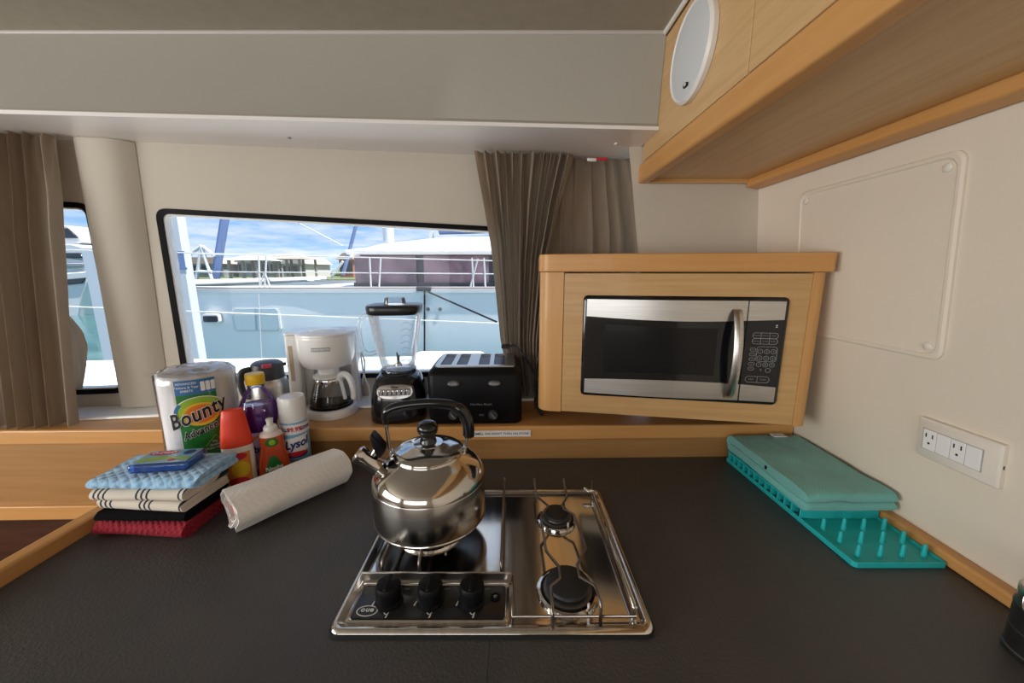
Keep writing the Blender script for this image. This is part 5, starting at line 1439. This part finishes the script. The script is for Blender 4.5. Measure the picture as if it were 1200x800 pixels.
for px in (502, 516): 
    q = at_y(px, 362, 6.02); MB(T @ Matrix.Translation(q) @ Matrix.Rotation(R(90), 4, 'X')).lathe([(.03, 0), (.03, .03), (.0001, .03)], 14).build('through_hull', 'chrome', ca)
# motor yacht
Y2 = 22
my = thing('motor_yacht', 'white motor yacht seen through the narrow left window', 'motor yacht', (at_y(60, 330, Y2).x, Y2, -1.1))
o_ = Vector(my.location); T2 = Matrix.Translation(-o_)
def yb(pts, y0, y1, name, m):
    P = [at_y(a, b, y0) for a, b in pts]; MB(T2).prism([(q.x, q.z) for q in P], y0, y1, 'y').build(name, m, my, bevel=.05)
yb([(-60, 330), (100, 318), (104, 322), (96, 345), (92, 372), (-60, 372)], Y2, Y2 + 5, 'hull', 'gelcoat')
yb([(-60, 300), (70, 300), (104, 306), (100, 319), (-60, 330)], Y2 + .2, Y2 + 4.8, 'superstructure', 'gelcoat')
yb([(-60, 285), (84, 286), (106, 292), (100, 306), (-60, 306)], Y2 + .3, Y2 + 4.6, 'upper_deck', 'gelcoat')
yb([(40, 264), (78, 264), (92, 276), (96, 283), (84, 288), (40, 288)], Y2 + .8, Y2 + 4, 'flybridge', 'gelcoat')
yb([(60, 267), (79, 267), (91, 279), (60, 279)], Y2 + .7, Y2 + .8, 'windscreen', 'dark_glass')
yb([(-20, 296), (92, 296), (98, 302), (-20, 303)], Y2 + .1, Y2 + .3, 'window_band', 'dark_glass')
yb([(-20, 309), (97, 308), (96, 313), (-20, 315)], Y2 + .0, Y2 + .2, 'window_band', 'shed_grey')
yb([(66, 328), (100, 325), (96, 332), (66, 335)], Y2 - .1, Y2 + .0, 'hull_window', 'dark_glass')
# shore
gr = MB().box(-200, 200, 45, 260, -1.4, .55).build('ground_shore', 'grass'); struct(gr, 'grassy shore behind the marina')
sw2 = MB().box(-200, 200, 44.2, 45, -1.4, .35).build('sea_wall', 'timber_grey'); tag(sw2, 'grey sea wall along the grassy shore', 'wall')
def pavilion(px0, px1, ptop, Y, roofm, lab, posts):
    a, b = at_y(px0, ptop, Y), at_y(px1, ptop, Y)
    t = thing('pavilion', lab, 'pavilion', ((a.x + b.x) / 2, Y + 2, .55)); TT = Matrix.Translation(-Vector(t.location))
    zt_ = a.z; ze = zt_ - .75
    MB(TT).loft([[(a.x - .6, Y, ze), (b.x + .6, Y, ze), (b.x - 1, Y + 2.5, zt_), (a.x + 1, Y + 2.5, zt_)], [(a.x - .6, Y + 5, ze), (b.x + .6, Y + 5, ze), (b.x - 1, Y + 2.6, zt_), (a.x + 1, Y + 2.6, zt_)]]).build('roof', roofm, t)
    for k in range(posts):
        x = a.x + (b.x - a.x) * k / (posts - 1)
        for y in (Y + .4, Y + 4.6):
            MB(TT).box(x - .13, x + .13, y - .13, y + .13, .55, ze + .05).build('post', 'timber_grey', t)
pavilion(264, 296, 297, 46, 'roof_white', 'open shelter with pale roof, nearest the bow frame of the catamaran', 3)
pavilion(302, 348, 296.5, 52, 'roof_brown', 'open shelter with brown roof, right of the pale-roofed one', 4)
def shed(name, pts, Y, dep, wallm, roofm, lab, win=3):
    a, b = at_y(*pts[0], Y), at_y(*pts[1], Y)
    t = thing(name, lab, 'building', ((a.x + b.x) / 2, Y + dep / 2, .55)); TT = Matrix.Translation(-Vector(t.location))
    MB(TT).box(a.x, b.x, Y, Y + dep, .55, a.z).build('walls', wallm, t)
    MB(TT).prism([(a.x - .4, a.z), (b.x + .4, a.z), (b.x - .8, a.z + 1.0), (a.x + .8, a.z + 1.0)], Y - .3, Y + dep + .3, 'y').build('roof', roofm, t)
    for k in range(win):
        x = a.x + (b.x - a.x) * (k + .5) / win
        MB(TT).box(x - .5, x + .5, Y - .05, Y, 1.2, a.z - .3).build('window', 'dark_glass', t)
shed('waterside_shed', ((205, 309), (262, 320)), 60, 8, 'shed_grey', 'roof_brown', 'low grey shed behind the blue furled sail', 4)
shed('waterside_shed', ((278, 307), (326, 320)), 62, 8, 'shed_grey', 'shed_grey', 'long grey shed behind the two open shelters', 5)
shed('waterside_house', ((331, 309), (358, 320)), 58, 8, 'roof_white', 'roof_white', 'small white house with pale roof beyond the shelters', 3)
shed('brick_house', ((397, 304), (414, 320)), 60, 8, 'brick_red', 'roof_brown', 'red brick house beside the catamaran cabin', 2)
shed('waterside_shed', ((425, 300), (470, 320)), 75, 8, 'shed_grey', 'roof_brown', 'grey shed hidden behind the catamaran roof', 3) if False else None
rb = random.Random(5)
for i, px in enumerate(list(range(20, 400, 42))):
    Y = 78 + rb.uniform(-3, 3)
    c = at_y(px + rb.uniform(-6, 6), 318, Y)
    h = rb.uniform(.9, 1.6); w = rb.uniform(2.0, 3.4)
    rings = []
    mb = MB()
    ns, nr = 12, 6
    rings = []
    for j in range(nr + 1):
        th_ = PI / 2 * j / nr
        rings.append([(w * math.cos(th_) * math.cos(2 * PI * k / ns) * (1 + .25 * noise.noise(Vector((k * .9, j * .8, i)))), 1.6 * math.cos(th_) * math.sin(2 * PI * k / ns), h * math.sin(th_) * (1 + .2 * noise.noise(Vector((k, j, i * 2.2))))) for k in range(ns)])
    b = MB().loft(rings).build('shrub', 'bush', None, smooth=180); b.location = (c.x, Y, .55)
    tag(b, 'low green shrub in the distant row along the shore', 'shrub', 'row of shore shrubs')
